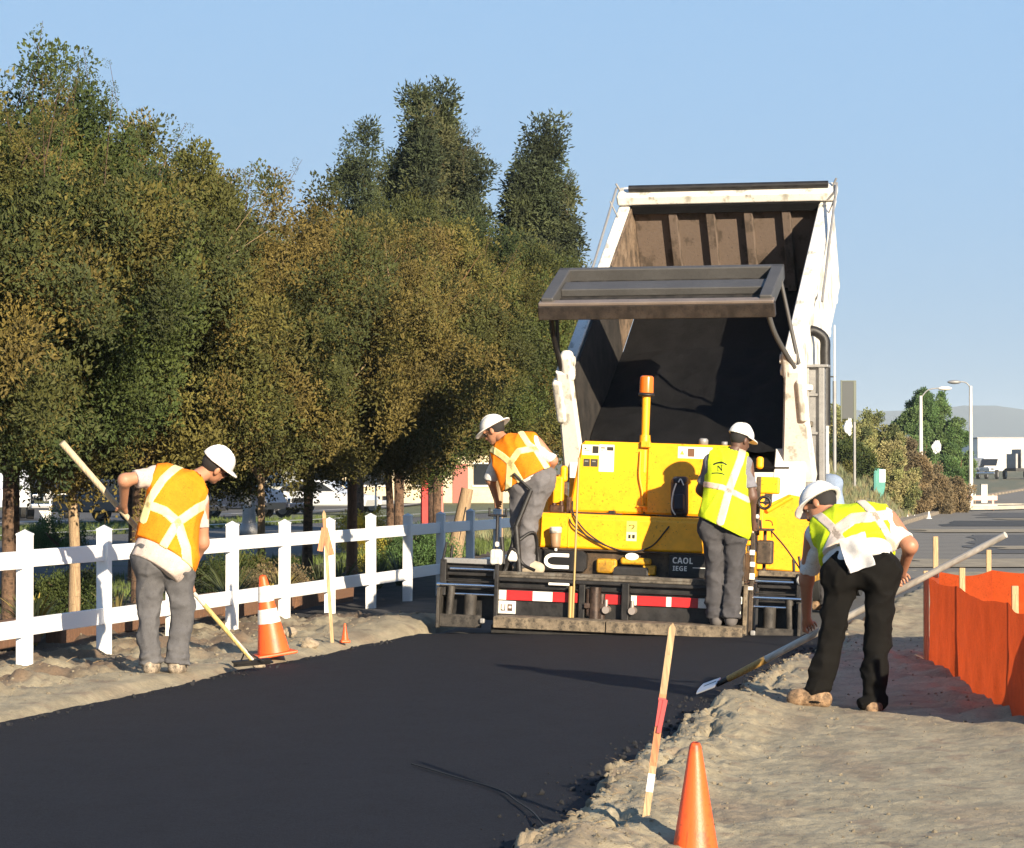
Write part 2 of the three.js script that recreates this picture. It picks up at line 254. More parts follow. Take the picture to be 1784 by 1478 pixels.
// the road at the right and darker sheets laid over it
const roadRows = [34, 38, 42, ...span(46, 130, 50), ...span(134, 330, 40), 400, 500];
struct('road', sheet(roadRows, span(0, 1, 14), (d, u) => lerp(roadL(d), roadR(d) + 30, u), (x, d) => groundH(x, d) + 0.02), mAsphaltOld);
struct('road_dark_sheet', sheet(span(55, 74, 14), span(0, 1, 6), (d, u) => lerp(roadL(d) + 1.9 + 0.5 * noise(d * 0.4, 1), roadL(d) + 9, u), (x, d) => groundH(x, d) + 0.03), mAsphaltMid);
struct('road_dark_sheet', sheet(span(88, 100, 10), span(0, 1, 6), (d, u) => lerp(roadL(d) + 1.2 + 0.6 * noise(d * 0.3, 4), roadL(d) + 4.5 + (d - 88) * 0.1, u), (x, d) => groundH(x, d) + 0.03), mat([0.035, 0.034, 0.034], 0.9, 0, { map: tHeavy, m: 2 }));
struct('road_dark_sheet', sheet(span(108, 125, 10), span(0, 1, 6), (d, u) => lerp(roadL(d) + 2 + noise(d * 0.3, 7), roadL(d) + 9, u), (x, d) => groundH(x, d) + 0.03), mAsphaltMid);
for (const [a, b, o0, o1, k] of [[46, 51, 0.2, 9, 1], [58, 61, 2.5, 12, 4], [77, 82, 0.6, 10, 7], [102, 105, 3, 12, 9]]) struct('road_dust', sheet(span(a, b, 10), span(0, 1, 8), (d, u) => roadL(d) + lerp(o0 + 0.8 * noise(d * 0.7, k), o1, u), (x, d) => groundH(x, d) + 0.04), mat([0.37, 0.31, 0.215], 0.95, 0, { map: tDirtC, m: 2.4 }));
struct('kerb', [sheet(roadRows.slice(8), [0, 1], (d, u) => roadL(d) + lerp(-0.02, 0.02, u), (x, d) => groundH(x, d) + (x - roadL(d) > 0 ? 0.0 : 0.14)), sheet(roadRows.slice(8), [0, 1], (d, u) => roadL(d) - 0.02 - 0.4 * (1 - u), (x, d) => groundH(x, d) + 0.14)], mat([0.33, 0.28, 0.21], 0.9, 0, { map: tHeavy, m: 2 }));
{ // kerbed island where the road bends away
  const ring = (r) => { const s = new THREE.Shape(); s.absellipse(0, 0, 2.2 * r, 9 * r, 0, Math.PI * 2); return s; };
  const isl = ring(1); isl.holes.push(ring(0.8));
  const g = new THREE.ExtrudeGeometry(isl, { depth: 0.16, bevelEnabled: false, curveSegments: 32 }); g.rotateX(-Math.PI / 2); g.rotateY(-0.35); g.translate(23.6, groundH(23.6, 140) + 0.02, -140);
  struct('traffic_island', [g], mat([0.45, 0.41, 0.34], 0.9, 0, { map: tGrime, m: 2 }));
}
// the street beyond the trees at the left
const stripOf = (name, o0, o1, m, d0, d1, dy = 0.012) => struct(name, sheet(span(d0, d1, 24), span(0, 1, 6), (d, u) => -lerp(o0, o1, u) + 0.193 * d, (x, d) => groundH(x, d) + dy), m);
stripOf('street', 14, 25, mAsphaltMid, 20, 150); stripOf('street', 33, 50, mAsphaltMid, 20, 190);
stripOf('street_kerb', 25, 25.4, mat([0.4, 0.38, 0.34], 0.9), 20, 150, 0.13); stripOf('street_kerb', 32.6, 33, mat([0.4, 0.38, 0.34], 0.9), 20, 190, 0.13);
// distant hazy mountains
{
  const ridge = (d, h, seed, x0, x1) => { const pts = [[x0, -40]]; for (let i = 0; i <= 160; i++) { const x = lerp(x0, x1, i / 160); pts.push([x, h * (0.75 + 0.5 * fbm(x / (d * 0.12), seed, 0, 5)) * 1]); } pts.push([x1, -40]); return pts; };
  const make = (d, h, seed) => { const rows = ridge(d, h, seed, -d * 0.9, d * 0.9), nb = rows.length - 2, pos = [], idx = []; for (let i = 0; i < nb; i++) { const [x, y] = rows[i + 1]; for (let k = 0; k <= 5; k++) { const t = k / 5; pos.push(x, y * (1 - t) + 18 * t * noise(x / (d * 0.02), k, seed) * (1 - t), -d + t * d * 0.18 * (1 + 0.3 * noise(x / (d * 0.03), k))); } } for (let i = 0; i + 1 < nb; i++) for (let k = 0; k < 5; k++) { const a = i * 6 + k, b = a + 6; idx.push(a, a + 1, b + 1, a, b + 1, b); } const g = new THREE.BufferGeometry(); g.setAttribute('position', new THREE.Float32BufferAttribute(pos, 3)); g.setIndex(idx); g.computeVertexNormals(); return g; };
  struct('mountains', [make(4200, 140, 5)], mat([0.10, 0.11, 0.10], 1));
  struct('mountains', [make(2800, 62, 9)], mat([0.10, 0.11, 0.09], 1));
}
scene.fog = new THREE.FogExp2(new THREE.Color().setRGB(0.62, 0.72, 0.80), 0.00014);

// ---------------------------------------------------------------- the paver (local axes: x right, y up, f forward)
const TURN = -11 * Math.PI / 180;
function plate(w, h, draw, opts = {}) {      // flat printed plate facing the photographer
  const c = document.createElement('canvas'); c.width = opts.px ?? 256; c.height = Math.round(c.width * h / w); draw(c.getContext('2d'), c.width, c.height);
  const t = new THREE.CanvasTexture(c); t.colorSpace = THREE.SRGBColorSpace; t.magFilter = THREE.LinearFilter;
  return new THREE.MeshStandardMaterial({ map: t, roughness: 0.45 });
}
function sticker(name, w, h, x, y, f, draw, parent, opts) {
  const m = shade(new THREE.Mesh(new THREE.PlaneGeometry(w, h).translate(x, y, -f + 0.003), plate(w, h, draw, opts))); m.name = name; parent.add(m); return m;
}
const paver = thing('asphalt_paver', 'yellow asphalt paver with black screed and amber beacon behind the tipped truck', 'paver', [0.989, 0, -26.3], TURN);
paver.rotation.z = -2 * Math.PI / 180;
{
  const P = paver;
  // walkway at the very back, in two lengths
  for (const [a, b] of [[-1.19, -0.145], [-0.135, 1.12]]) obj('walkway_plank', [ebox(a, b, 0.022, 0.125, 0, 0.05, 0.006), ebox(a, b, 0.10, 0.128, 0.045, 0.36, 0.004)], M.plank, P);
  obj('screed_plate', [ebox(-1.22, 1.12, -0.03, 0.05, 0.06, 1.0), ebox(-1.2, 1.1, 0.02, 0.10, 0.34, 0.4)], M.blackMatt, P);
  obj('screed_body', [ebox(-1.23, 1.10, 0.05, 0.47, 0.42, 1.0), ebox(-1.25, 1.12, 0.44, 0.475, 0.36, 0.44), ebox(-1.25, -0.02, 0.375, 0.39, 0.385, 0.43), ebox(0.02, 1.12, 0.375, 0.39, 0.385, 0.43),
    ebox(-0.46, -0.40, 0.1, 0.46, 0.37, 0.44), ebox(-0.05, 0.02, 0.08, 0.47, 0.33, 0.44), ebox(-1.26, -1.22, 0.02, 0.6, 0.34, 1.0), ebox(1.09, 1.13, 0.0, 0.5, 0.34, 1.0)], M.black, P);
  obj('hinge', [rod(F(-0.30, 0.12, 0.36), F(-0.30, 0.42, 0.36), 0.055), rod(F(-0.24, 0.10, 0.37), F(-0.24, 0.36, 0.37), 0.035), rod(F(-0.36, 0.15, 0.38), F(-0.36, 0.4, 0.38), 0.03), ebox(-0.4, -0.2, 0.22, 0.27, 0.33, 0.42)], mat([0.075, 0.05, 0.04], 0.5, 0.3, { map: tHeavy, m: 0.3 }), P);
  for (const x of [-0.19, 0.055]) obj('bolt', [rod(F(x, 0.215, 0.30), F(x, 0.215, 0.42), 0.035), rod(F(x, 0.25, 0.33), F(x, 0.31, 0.33), 0.018)], mat([0.5, 0.42, 0.36], 0.35, 0.7), P);
  // red and white reflective strips
  const strip = (segs) => segs.forEach(([a, b, red]) => obj('reflective_strip', [ebox(a, b - 0.002, 0.265, 0.355, 0.395, 0.425, 0.003)], red ? M.red : M.white, P));
  strip([[-1.225, -1.15, 0], [-1.15, -0.90, 1], [-0.90, -0.71, 0], [-0.71, -0.47, 1], [-0.24, -0.065, 1], [0.03, 0.085, 0], [0.085, 0.36, 1], [0.36, 0.41, 0], [0.41, 0.66, 1], [0.66, 0.76, 0]]);
  const sign = obj('sign_plate', [ebox(-1.225, -1.06, 0.135, 0.255, 0.39, 0.42, 0.004)], M.white, P);
  sticker('print', 0.15, 0.105, -1.1425, 0.195, 0.388, (c, w, h) => { c.fillStyle = '#e8e2d8'; c.fillRect(0, 0, w, h); c.fillStyle = '#1a1512'; c.fillRect(w * .12, h * .2, w * .07, h * .6); c.fillRect(w * .12, h * .7, w * .22, h * .12); c.fillRect(w * .36, h * .2, w * .07, h * .62); c.fillStyle = '#4a3a30'; c.fillRect(w * .55, h * .2, w * .32, h * .62); c.fillStyle = '#c9bfb2'; c.fillRect(w * .63, h * .35, w * .18, h * .22); }, sign);
  // work platform
  obj('deck', [ebox(-1.25, 1.08, 0.475, 0.515, 0.37, 1.05), ebox(-1.25, 1.08, 0.50, 0.535, 0.365, 0.385), ...[0.45, 0.55, 0.65, 0.75, 0.85].map((f) => ebox(-1.22, 1.05, 0.513, 0.521, f, f + 0.03, 0.002))], M.steel, P);
  obj('deck_trim', [ebox(-0.75, -0.55, 0.42, 0.45, 0.36, 0.38)], M.white, P);
  // dark compartment under the yellow panels
  obj('compartment', [ebox(-0.98, 1.0, 0.5, 0.76, 1.02, 1.6), ebox(-1.0, 1.0, 0.735, 0.752, 0.96, 1.06)], mat([0.085, 0.055, 0.03], 0.6, 0.2, { map: tHeavy, m: 0.5 }), P);
  obj('tank_panel', [slab([[-1.02, .535], [-0.52, .535], [-0.49, .57], [-0.49, .70], [-0.53, .735], [-1.0, .735], [-1.04, .70], [-1.04, .57]], 0.08).translate(0, 0, -0.93)], M.black, P);
  obj('tank_panel', [ebox(0.30, 0.78, 0.52, 0.735, 0.93, 1.0)], M.black, P);
  sticker('letter', 0.28, 0.17, -0.775, 0.63, 0.927, (c, w, h) => { c.fillStyle = '#0b0a0a'; c.fillRect(0, 0, w, h); c.strokeStyle = '#f3ede2'; c.lineWidth = h * .2; c.beginPath(); c.moveTo(w * .92, h * .17); c.lineTo(w * .42, h * .17); c.bezierCurveTo(w * .02, h * .17, w * .02, h * .83, w * .42, h * .83); c.lineTo(w * .92, h * .83); c.stroke(); }, P);
  sticker('lettering', 0.33, 0.15, 0.49, 0.645, 0.927, (c, w, h) => { c.fillStyle = '#0b0a0a'; c.fillRect(0, 0, w, h); c.fillStyle = '#efe9de'; c.font = `bold ${h * .52}px sans-serif`; c.fillText('CAOL', w * .02, h * .45, w * .9); c.font = `bold ${h * .42}px sans-serif`; c.fillText('IEGE', w * .04, h * .92, w * .52); c.fillRect(w * .62, h * .66, w * .36, h * .05); }, P);
  obj('cross_box', [rbox(0.2, 0.14, 0.06, -0.40 + 0.1, 0.6, -0.97, 0.03), rbox(0.30, 0.07, 0.06, -0.02, 0.655, -0.97, 0.03), rbox(0.13, 0.10, 0.06, 0.11, 0.575, -0.98, 0.02)], M.yellowDark, P);
  obj('cross_frame', [rbox(0.36, 0.1, 0.05, -0.07, 0.555, -0.965, 0.03)], M.black, P);
  obj('emblem', [xf(new THREE.CylinderGeometry(0.04, 0.04, 0.02, 20), 0, 0, 0, Math.PI / 2).scale(1.6, 0.85, 1).translate(-0.055, 0.70, -0.945)], M.cream, P);
  // lower yellow panel with a rolled top edge
  obj('lower_panel', [ebox(-0.985, 1.0, 0.75, 1.06, 1.0, 1.28, 0.03), ebox(-0.985, 1.0, 1.04, 1.085, 1.01, 1.5, 0.015), ebox(-0.69, -0.675, 0.76, 1.05, 0.994, 1.01, 0.003)], M.yellow, P);
  sticker('warning_label', 0.10, 0.19, -0.075, 0.94, 0.998, (c, w, h) => { c.fillStyle = '#f1e6a0'; c.fillRect(0, 0, w, h); c.fillStyle = '#e9d65a'; c.fillRect(0, 0, w, h * .55); c.strokeStyle = '#1c1608'; c.lineWidth = w * .09; c.beginPath(); c.moveTo(w * .2, h * .25); c.quadraticCurveTo(w * .5, h * .15, w * .75, h * .25); c.lineTo(w * .45, h * .42); c.moveTo(w * .62, h * .28); c.lineTo(w * .66, h * .38); c.stroke(); c.fillStyle = '#222018'; c.fillRect(w * .18, h * .68, w * .25, h * .2); c.fillRect(w * .55, h * .68, w * .28, h * .2); }, P);
  obj('hinge_bar', [ebox(-0.6, -0.2, 1.08, 1.10, 1.13, 1.2), ebox(0.15, 0.7, 1.08, 1.10, 1.13, 1.2), ebox(-0.33, -0.27, 1.085, 1.125, 1.15, 1.24), ebox(0.28, 0.34, 1.085, 1.125, 1.15, 1.24)], M.black, P);
  // engine hood: two tapered leaves meeting at a seam
  obj('hood', [slab([[-0.735, 1.10], [-0.012, 1.10], [-0.012, 1.785], [-0.60, 1.785], [-0.635, 1.75]], 1.2, 0.02).translate(0, 0, -1.25), slab([[0.008, 1.10], [0.86, 1.10], [0.83, 1.75], [0.79, 1.785], [0.008, 1.785]], 1.2, 0.02).translate(0, 0, -1.25), ebox(-0.03, 0.03, 1.12, 1.76, 1.27, 1.35)], M.yellow, P);
  obj('hood_bracket', [tube([F(-0.05, 1.70, 1.235), F(-0.05, 1.45, 1.23), F(-0.02, 1.30, 1.235), F(-0.015, 1.18, 1.235)], 0.012), ebox(-0.07, 0.03, 1.165, 1.18, 1.215, 1.26), ebox(-0.045, 0.045, 1.74, 1.80, 1.2, 1.27)], M.orangeYellow, P);
  obj('beacon_post', [rod(F(-0.02, 1.5, 1.29), F(-0.02, 2.24, 1.29), 0.035, 0.04, 14), rod(F(-0.02, 1.78, 1.29), F(-0.02, 1.86, 1.29), 0.055, 0.05, 14)], M.orangeYellow, P);
  const bc = obj('beacon', [lathe([[0, 0], [0.07, 0], [0.068, 0.015], [0.066, 0.16], [0.05, 0.175], [0, 0.178]]).translate(-0.02, 2.255, -1.29)], M.amber, P);
  obj('beacon_bulb', [lathe([[0, 0], [0.02, 0], [0.025, 0.05], [0, 0.09]]).translate(-0.02, 2.275, -1.29)], mat([0.9, 0.55, 0.25], 0.2, 0.5), bc);
  obj('beacon_base', [lathe([[0, 0], [0.075, 0], [0.08, 0.01], [0.075, 0.03], [0, 0.03]]).translate(-0.02, 2.235, -1.29)], M.black, bc);
  sticker('label', 0.145, 0.26, -0.38, 1.625, 1.249, (c, w, h) => { c.fillStyle = '#efe8d6'; c.fillRect(0, 0, w, h); c.fillStyle = '#3a2c20'; c.fillRect(w * .08, h * .1, w * .3, h * .05); c.fillRect(w * .08, h * .19, w * .2, h * .03); c.fillStyle = '#2c2620'; c.fillRect(w * .5, h * .08, w * .45, h * .14); }, P);
  sticker('label', 0.17, 0.10, -0.535, 1.70, 1.249, (c, w, h) => { c.fillStyle = '#e8e0c6'; c.fillRect(0, 0, w, h); c.fillStyle = '#33291d'; c.fillRect(w * .12, h * .3, w * .12, h * .14); c.fillRect(w * .12, h * .52, w * .3, h * .06); c.fillStyle = '#2c2620'; c.fillRect(w * .58, h * .12, w * .36, h * .7); }, P);
  sticker('label', 0.16, 0.10, -0.535, 1.575, 1.249, (c, w, h) => { c.fillStyle = '#d9a800'; c.fillRect(0, 0, w, h); c.fillStyle = '#39342e'; c.fillRect(w * .06, h * .12, w * .4, h * .74); c.fillRect(w * .5, h * .12, w * .44, h * .74); c.fillStyle = '#8a8378'; c.fillRect(w * .14, h * .3, w * .22, h * .1); c.fillRect(w * .6, h * .3, w * .22, h * .1); }, P);
  sticker('label', 0.33, 0.11, 0.475, 1.705, 1.249, (c, w, h) => { c.fillStyle = '#f3edd9'; c.fillRect(0, 0, w, h); c.fillStyle = '#6b4a34'; c.fillRect(w * .28, h * .14, w * .2, h * .72); c.fillStyle = '#e9c53a'; c.beginPath(); c.moveTo(w * .05, h * .7); c.lineTo(w * .12, h * .3); c.lineTo(w * .19, h * .7); c.fill(); c.fillStyle = '#b9ac95'; for (let i = 0; i < 4; i++) c.fillRect(w * .55, h * (.2 + i * .17), w * .36, h * .05); }, P);
  obj('hood_handle', [rbox(0.05, 0.05, 0.03, 0.68, 1.33, -1.235, 0.015)], M.black, P); obj('hood_handle', [rbox(0.05, 0.04, 0.03, 0.62, 1.22, -1.235, 0.012)], M.black, P);
  obj('filler_cap', [lathe([[0, 0], [0.045, 0], [0.045, 0.05], [0.03, 0.065], [0, 0.065]]).translate(0.52, 1.785, -1.5)], M.grey, P);
  obj('exhaust_cap', [lathe([[0, 0], [0.03, 0], [0.03, 0.04], [0, 0.04]]).translate(0.7, 1.785, -1.7)], M.grey, P);
  // depth rod, hoses
  obj('depth_rod', [rod(F(-0.505, 0.10, 0.355), F(-0.505, 1.62, 0.40), 0.011, 0.010), rod(F(-0.53, 0.10, 0.34), F(-0.53, 0.42, 0.34), 0.02, 0.02)], mat([0.34, 0.24, 0.09], 0.5, 0.3), P);
  obj('hose', [tube([F(-0.70, 1.16, 1.2), F(-0.66, 1.0, 0.97), F(-0.5, 0.88, 0.96), F(-0.3, 0.79, 0.95), F(-0.08, 0.745, 0.94), F(0.12, 0.80, 0.96), F(0.25, 0.95, 0.97), F(0.33, 1.10, 1.1), F(0.36, 1.26, 1.16)], 0.008, 50)], M.rubber, P);
  obj('hose', [tube([F(-0.69, 1.2, 1.2), F(-0.64, 1.08, 0.99), F(-0.52, 0.93, 0.96), F(-0.34, 0.81, 0.95), F(-0.22, 0.76, 0.95)], 0.008, 30)], M.rubber, P);
  // left side of the platform: lever stand and crank
  obj('side_post', [rbox(0.10, 0.27, 0.1, -0.83, 1.30, -1.2, 0.02), rbox(0.07, 0.16, 0.08, -0.79, 1.46, -1.25, 0.03), ebox(-0.96, -0.87, 1.1, 1.45, 1.35, 1.5)], M.yellow, P);
  obj('side_valves', [rod(F(-0.78, 1.0, 1.1), F(-0.78, 1.2, 1.1), 0.02), rod(F(-0.85, 1.02, 1.1), F(-0.85, 1.18, 1.1), 0.02), rbox(0.14, 0.08, 0.08, -0.82, 1.12, -1.1, 0.02), ebox(-0.73, -0.69, 1.02, 1.24, 1.08, 1.2), rod(F(-0.88, 1.05, 1.1), F(-0.7, 1.05, 1.1), 0.018)], mat([0.10, 0.05, 0.03], 0.5, 0.3, { map: tHeavy, m: 0.3 }), P);
  const crank = (x, side) => [rod(F(x, 0.5, 0.45), F(x, 1.05, 0.45), 0.014), rod(F(x - 0.09, 1.05, 0.45), F(x + 0.09, 1.05, 0.45), 0.012), rod(F(x - 0.08, 1.05, 0.45), F(x - 0.08, 1.12, 0.45), 0.010), rod(F(x + 0.08, 1.05, 0.45), F(x + 0.08, 1.12, 0.45), 0.010)];
  obj('screed_crank', crank(-1.27), M.black, P);
  obj('lever_stand', [rod(F(-1.2, 0.5, 0.5), F(-1.08, 1.0, 0.55), 0.022), rod(F(-1.05, 0.5, 0.5), F(-1.10, 0.95, 0.5), 0.03), rod(F(-1.10, 0.95, 0.5), F(-0.98, 1.30, 0.55), 0.024), rod(F(-0.98, 1.3, 0.55), F(-1.15, 1.45, 0.55), 0.014), rod(F(-1.19, 0.6, 0.42), F(-1.22, 0.85, 0.42), 0.02), tube([F(-1.2, 0.53, 0.5), F(-1.12, 0.75, 0.45), F(-1.02, 0.60, 0.5), F(-0.9, 0.55, 0.45)], 0.016), tube([F(-1.1, 0.8, 0.5), F(-0.95, 0.9, 0.6), F(-0.92, 0.7, 0.7), F(-0.9, 0.53, 0.7)], 0.016)], M.black, P);
  obj('work_lamp', [rbox(0.12, 0.15, 0.1, -1.26, 0.66, -0.42, 0.03), rbox(0.10, 0.12, 0.1, -1.12, 0.68, -0.5, 0.03), rbox(0.05, 0.10, 0.05, -1.25, 0.5, -0.4, 0.012)], M.cream, P);
  obj('work_lamp', [rbox(0.04, 0.05, 0.04, -1.26, 0.78, -0.42, 0.015)], M.white, P);
  // right side: control column with wheel, levers and the platform's post
  obj('control_column', [ebox(1.13, 1.17, 0.0, 0.98, 0.36, 0.40), ebox(1.04, 1.08, 0.02, 0.98, 0.40, 0.44), rbox(0.15, 0.22, 0.16, 1.24, 0.80, -0.62, 0.02), ebox(1.17, 1.31, 1.0, 1.02, 0.45, 0.75), ebox(1.21, 1.24, 0.5, 1.0, 0.7, 0.74), ebox(1.12, 1.16, 0.95, 1.5, 0.8, 0.84)], mat([0.09, 0.065, 0.045], 0.6, 0.2, { map: tHeavy, m: 0.4 }), P);
  obj('control_panel', [rbox(0.22, 0.16, 0.08, 1.22, 1.42, -0.9, 0.02), rbox(0.07, 0.12, 0.07, 1.13, 1.63, -0.95, 0.03), rbox(0.1, 0.2, 0.1, 1.05, 0.95, -0.75, 0.02)], M.yellow, P);
  obj('hand_wheel', [xf(new THREE.TorusGeometry(0.055, 0.014, 8, 24), 1.22, 1.26, -0.62), rod(F(1.22, 1.26, 0.6), F(1.22, 1.26, 0.75), 0.015), rod(F(1.17, 1.26, 0.62), F(1.27, 1.26, 0.62), 0.008)], M.black, P);
  obj('lever', [rod(F(1.1, 0.98, 0.5), F(1.1, 1.1, 0.48), 0.01), rod(F(1.16, 0.98, 0.5), F(1.17, 1.12, 0.48), 0.01), rod(F(1.21, 1.0, 0.5), F(1.2, 1.1, 0.5), 0.01)], M.black, P);
  for (const [x, y] of [[1.1, 1.11], [1.17, 1.13]]) obj('lever_knob', [xf(new THREE.SphereGeometry(0.022, 12, 10), x, y, -0.48)], M.cream, P);
  obj('switch_box', [rbox(0.05, 0.05, 0.03, 1.155, 0.69, -0.345, 0.012), rbox(0.05, 0.06, 0.03, 1.155, 0.58, -0.345, 0.008), rbox(0.05, 0.05, 0.03, 1.15, 0.80, -0.345, 0.008), rbox(0.05, 0.035, 0.03, 1.145, 0.47, -0.345, 0.008)], M.white, P);
  obj('step_box', [rbox(0.17, 0.07, 0.1, 0.99, 0.355, -0.36, 0.01), rbox(0.13, 0.10, 0.08, 1.0, 0.255, -0.37, 0.01)], M.cream, P);
  obj('outer_post', [ebox(1.085, 1.125, -0.03, 0.5, 0.30, 0.36), ebox(1.0, 1.15, -0.02, 0.03, 0.28, 0.42)], M.plank, P);
  // extending screeds either side, with chromed guide rods and end gates
  for (const s of [-1, 1]) {
    const x0 = s < 0 ? -1.80 : 1.17, x1 = s < 0 ? -1.25 : 1.62, e = s < 0 ? -1.80 : 1.62, w = (a, b) => [Math.min(a, b), Math.max(a, b)];
    obj('screed_extension', [ebox(x0 + 0.03, x1 - 0.03, 0.06, 0.34, 0.55, 0.95), ebox(x0 + 0.02, x1, 0.47, 0.60, 0.50, 0.56), ebox(x0, x1, 0.41, 0.43, 0.44, 0.5), ebox(x0 + 0.04, x1, 0.28, 0.31, 0.46, 0.5), ebox(x0 + 0.03, x1, 0.3, 0.60, 0.58, 0.9), ...w(e - s * 0.10, e).length ? [ebox(...w(e - s * 0.06, e), 0.28, 0.62, 0.42, 0.56)] : []], M.black, P);
    obj('top_rail', [ebox(x0 + 0.03, x1, 0.585, 0.635, 0.44, 0.54)], s < 0 ? M.grey : M.plank, P);
    for (const [y, f, r, a] of [[0.535, 0.46, 0.016, 0.09], [0.385, 0.40, 0.016, -0.02], [0.30, 0.44, 0.014, 0.09]]) obj('guide_rod', [rod(F(x0 + (s < 0 ? a : 0), y, f), F(x1 - (s > 0 ? a : 0), y, f), r)], M.chrome, P);
    obj('end_gate', [ebox(...w(e, e - s * 0.03), -0.02, 0.36, 0.3, 1.5), ebox(...w(e, e - s * 0.42), -0.01, 0.11, 0.36, 0.42), rod(F(e - s * 0.10, 0.05, 0.4), F(e - s * 0.12, 0.38, 0.42), 0.035), rod(F(e - s * 0.3, 0.02, 0.42), F(e - s * 0.3, 0.3, 0.44), 0.06)], mat([0.06, 0.055, 0.05], 0.7, 0.2, { map: tHeavy, m: 0.4 }), P);
    obj('latch', [rod(F(e - s * 0.02, 0.62, 0.45), F(e - s * 0.05, 0.78, 0.45), 0.012)], M.black, P); obj('latch', [rod(F(e - s * 0.09, 0.6, 0.47), F(e - s * 0.10, 0.75, 0.47), 0.014)], M.black, P); obj('pin', [rbox(0.05, 0.05, 0.03, e - s * 0.44, 0.06, -0.34, 0.02)], M.grey, P);
    // hopper wing with its sloping fold
    const hx = s < 0 ? -1.27 : 1.50, hi = s < 0 ? -0.88 : 0.98;
    obj('hopper_wing', [slab([[hi, 0.58], [hx - s * 0.04, 0.56], [hx, 0.62], [hx, 1.24], [hx - s * 0.05, 1.30], [lerp(hi, hx, 0.55), 1.33], [hi, 1.18]], 0.05, 0.012).translate(0, 0, -2.45), slab([[hx, 0.6], [hx - s * 0.06, 0.6], [hx - s * 0.06, 1.25], [hx, 1.25]], 0.5, 0.01).translate(0, 0, -2.5)], s < 0 ? M.yellow : M.orangeYellow, P);
    obj('hopper_rib', [ebox(...w(hi, hi + s * 0.05), 0.58, 1.42, 2.36, 2.46), rod(F(lerp(hi, hx, 0.16), 1.16, 2.43), F(lerp(hi, hx, 0.62), 1.31, 2.43), 0.025)], M.orangeYellow, P);
    obj('hopper_floor', [ebox(...w(hi, hx), 0.45, 0.57, 2.5, 4.4)], M.yellowDark, P);
    obj('crawler', [slab([[-1.4, 0.02], [1.2, 0.02], [1.4, 0.25], [1.2, 0.5], [-1.4, 0.5], [-1.6, 0.25]], 0.34, 0.03).rotateY(Math.PI / 2).translate(s < 0 ? -0.72 : 1.06, 0, -3.0)], M.rubber, P);
  }
  sticker('lettering', 0.14, 0.33, 1.085, 0.93, 2.447, (c, w, h) => { c.fillStyle = '#f0a000'; c.fillRect(0, 0, w, h); c.strokeStyle = '#2a1c08'; c.lineWidth = w * .08; c.beginPath(); c.moveTo(w * .2, h * .1); c.quadraticCurveTo(w * .75, h * .06, w * .72, h * .25); c.moveTo(w * .62, h * .36); c.lineTo(w * .72, h * .6); c.moveTo(w * .15, h * .72); c.lineTo(w * .6, h * .7); c.moveTo(w * .55, h * .7); c.lineTo(w * .55, h * .95); c.moveTo(w * .5, h * .8); c.lineTo(w * .2, h * .95); c.stroke(); }, P);
  obj('tractor_body', [ebox(-0.7, 0.8, 0.35, 1.08, 1.5, 3.2), ebox(-0.85, 0.98, 0.5, 0.75, 1.5, 2.6)], M.yellowDark, P);
  obj('pull_cord', [tube([F(1.27, 1.0, 0.8), F(1.40, 0.80, 1.2), F(1.56, 0.60, 1.0), F(1.60, 0.52, 0.7)], 0.008, 20)], M.rubber, P);
  obj('end_lamp', [xf(new THREE.SphereGeometry(0.045, 14, 12), 1.60, 0.56, -0.42)], M.white, P);
}
const bag = thing('bag', 'dark blue padded bag with thin white cord leaning on the yellow hood', 'bag', [0, 0, 0]);
{
  const at = paver.localToWorld(F(0.36, 1.09, 1.14)); bag.position.copy(at); bag.rotation.set(0, TURN, 0, 'YXZ');
  obj('padded_body', [rbox(0.17, 0.38, 0.12, 0, 0.19, 0, 0.055), rbox(0.11, 0.16, 0.05, 0.0, 0.14, 0.07, 0.024), rbox(0.15, 0.08, 0.14, 0.01, 0.345, 0.01, 0.035)], mat([0.012, 0.014, 0.025], 0.6, 0, { bump: tGrain, bm: 0.2, bs: 0.004 }), bag);
  obj('cord', [tube([V(-0.02, 0.32, 0.09), V(-0.05, 0.22, 0.10), V(-0.06, 0.08, 0.10), V(-0.03, 0.02, 0.09)], 0.007), tube([V(0, 0.33, 0.085), V(0.02, 0.36, 0.08), V(0.05, 0.3, 0.08)], 0.006)], M.white, bag);
}
const canister = thing('canister', 'small brown canister with a pale lid in front of the lower yellow panel', 'canister', [0, 0, 0]);
{
  canister.position.copy(paver.localToWorld(F(-0.79, 0.755, 0.985 - 0.06))); canister.position.y -= 0.0;
  obj('body', [lathe([[0, 0], [0.035, 0], [0.045, 0.02], [0.052, 0.14], [0, 0.14]])], mat([0.28, 0.16, 0.08], 0.5), canister);
  obj('lid', [lathe([[0, 0.14], [0.058, 0.14], [0.06, 0.19], [0.05, 0.2], [0, 0.2]])], M.cream, canister);
  obj('foot', [lathe([[0, -0.03], [0.015, -0.03], [0.015, 0], [0, 0]])], M.cream, canister);
}
paver.updateMatrixWorld(true);

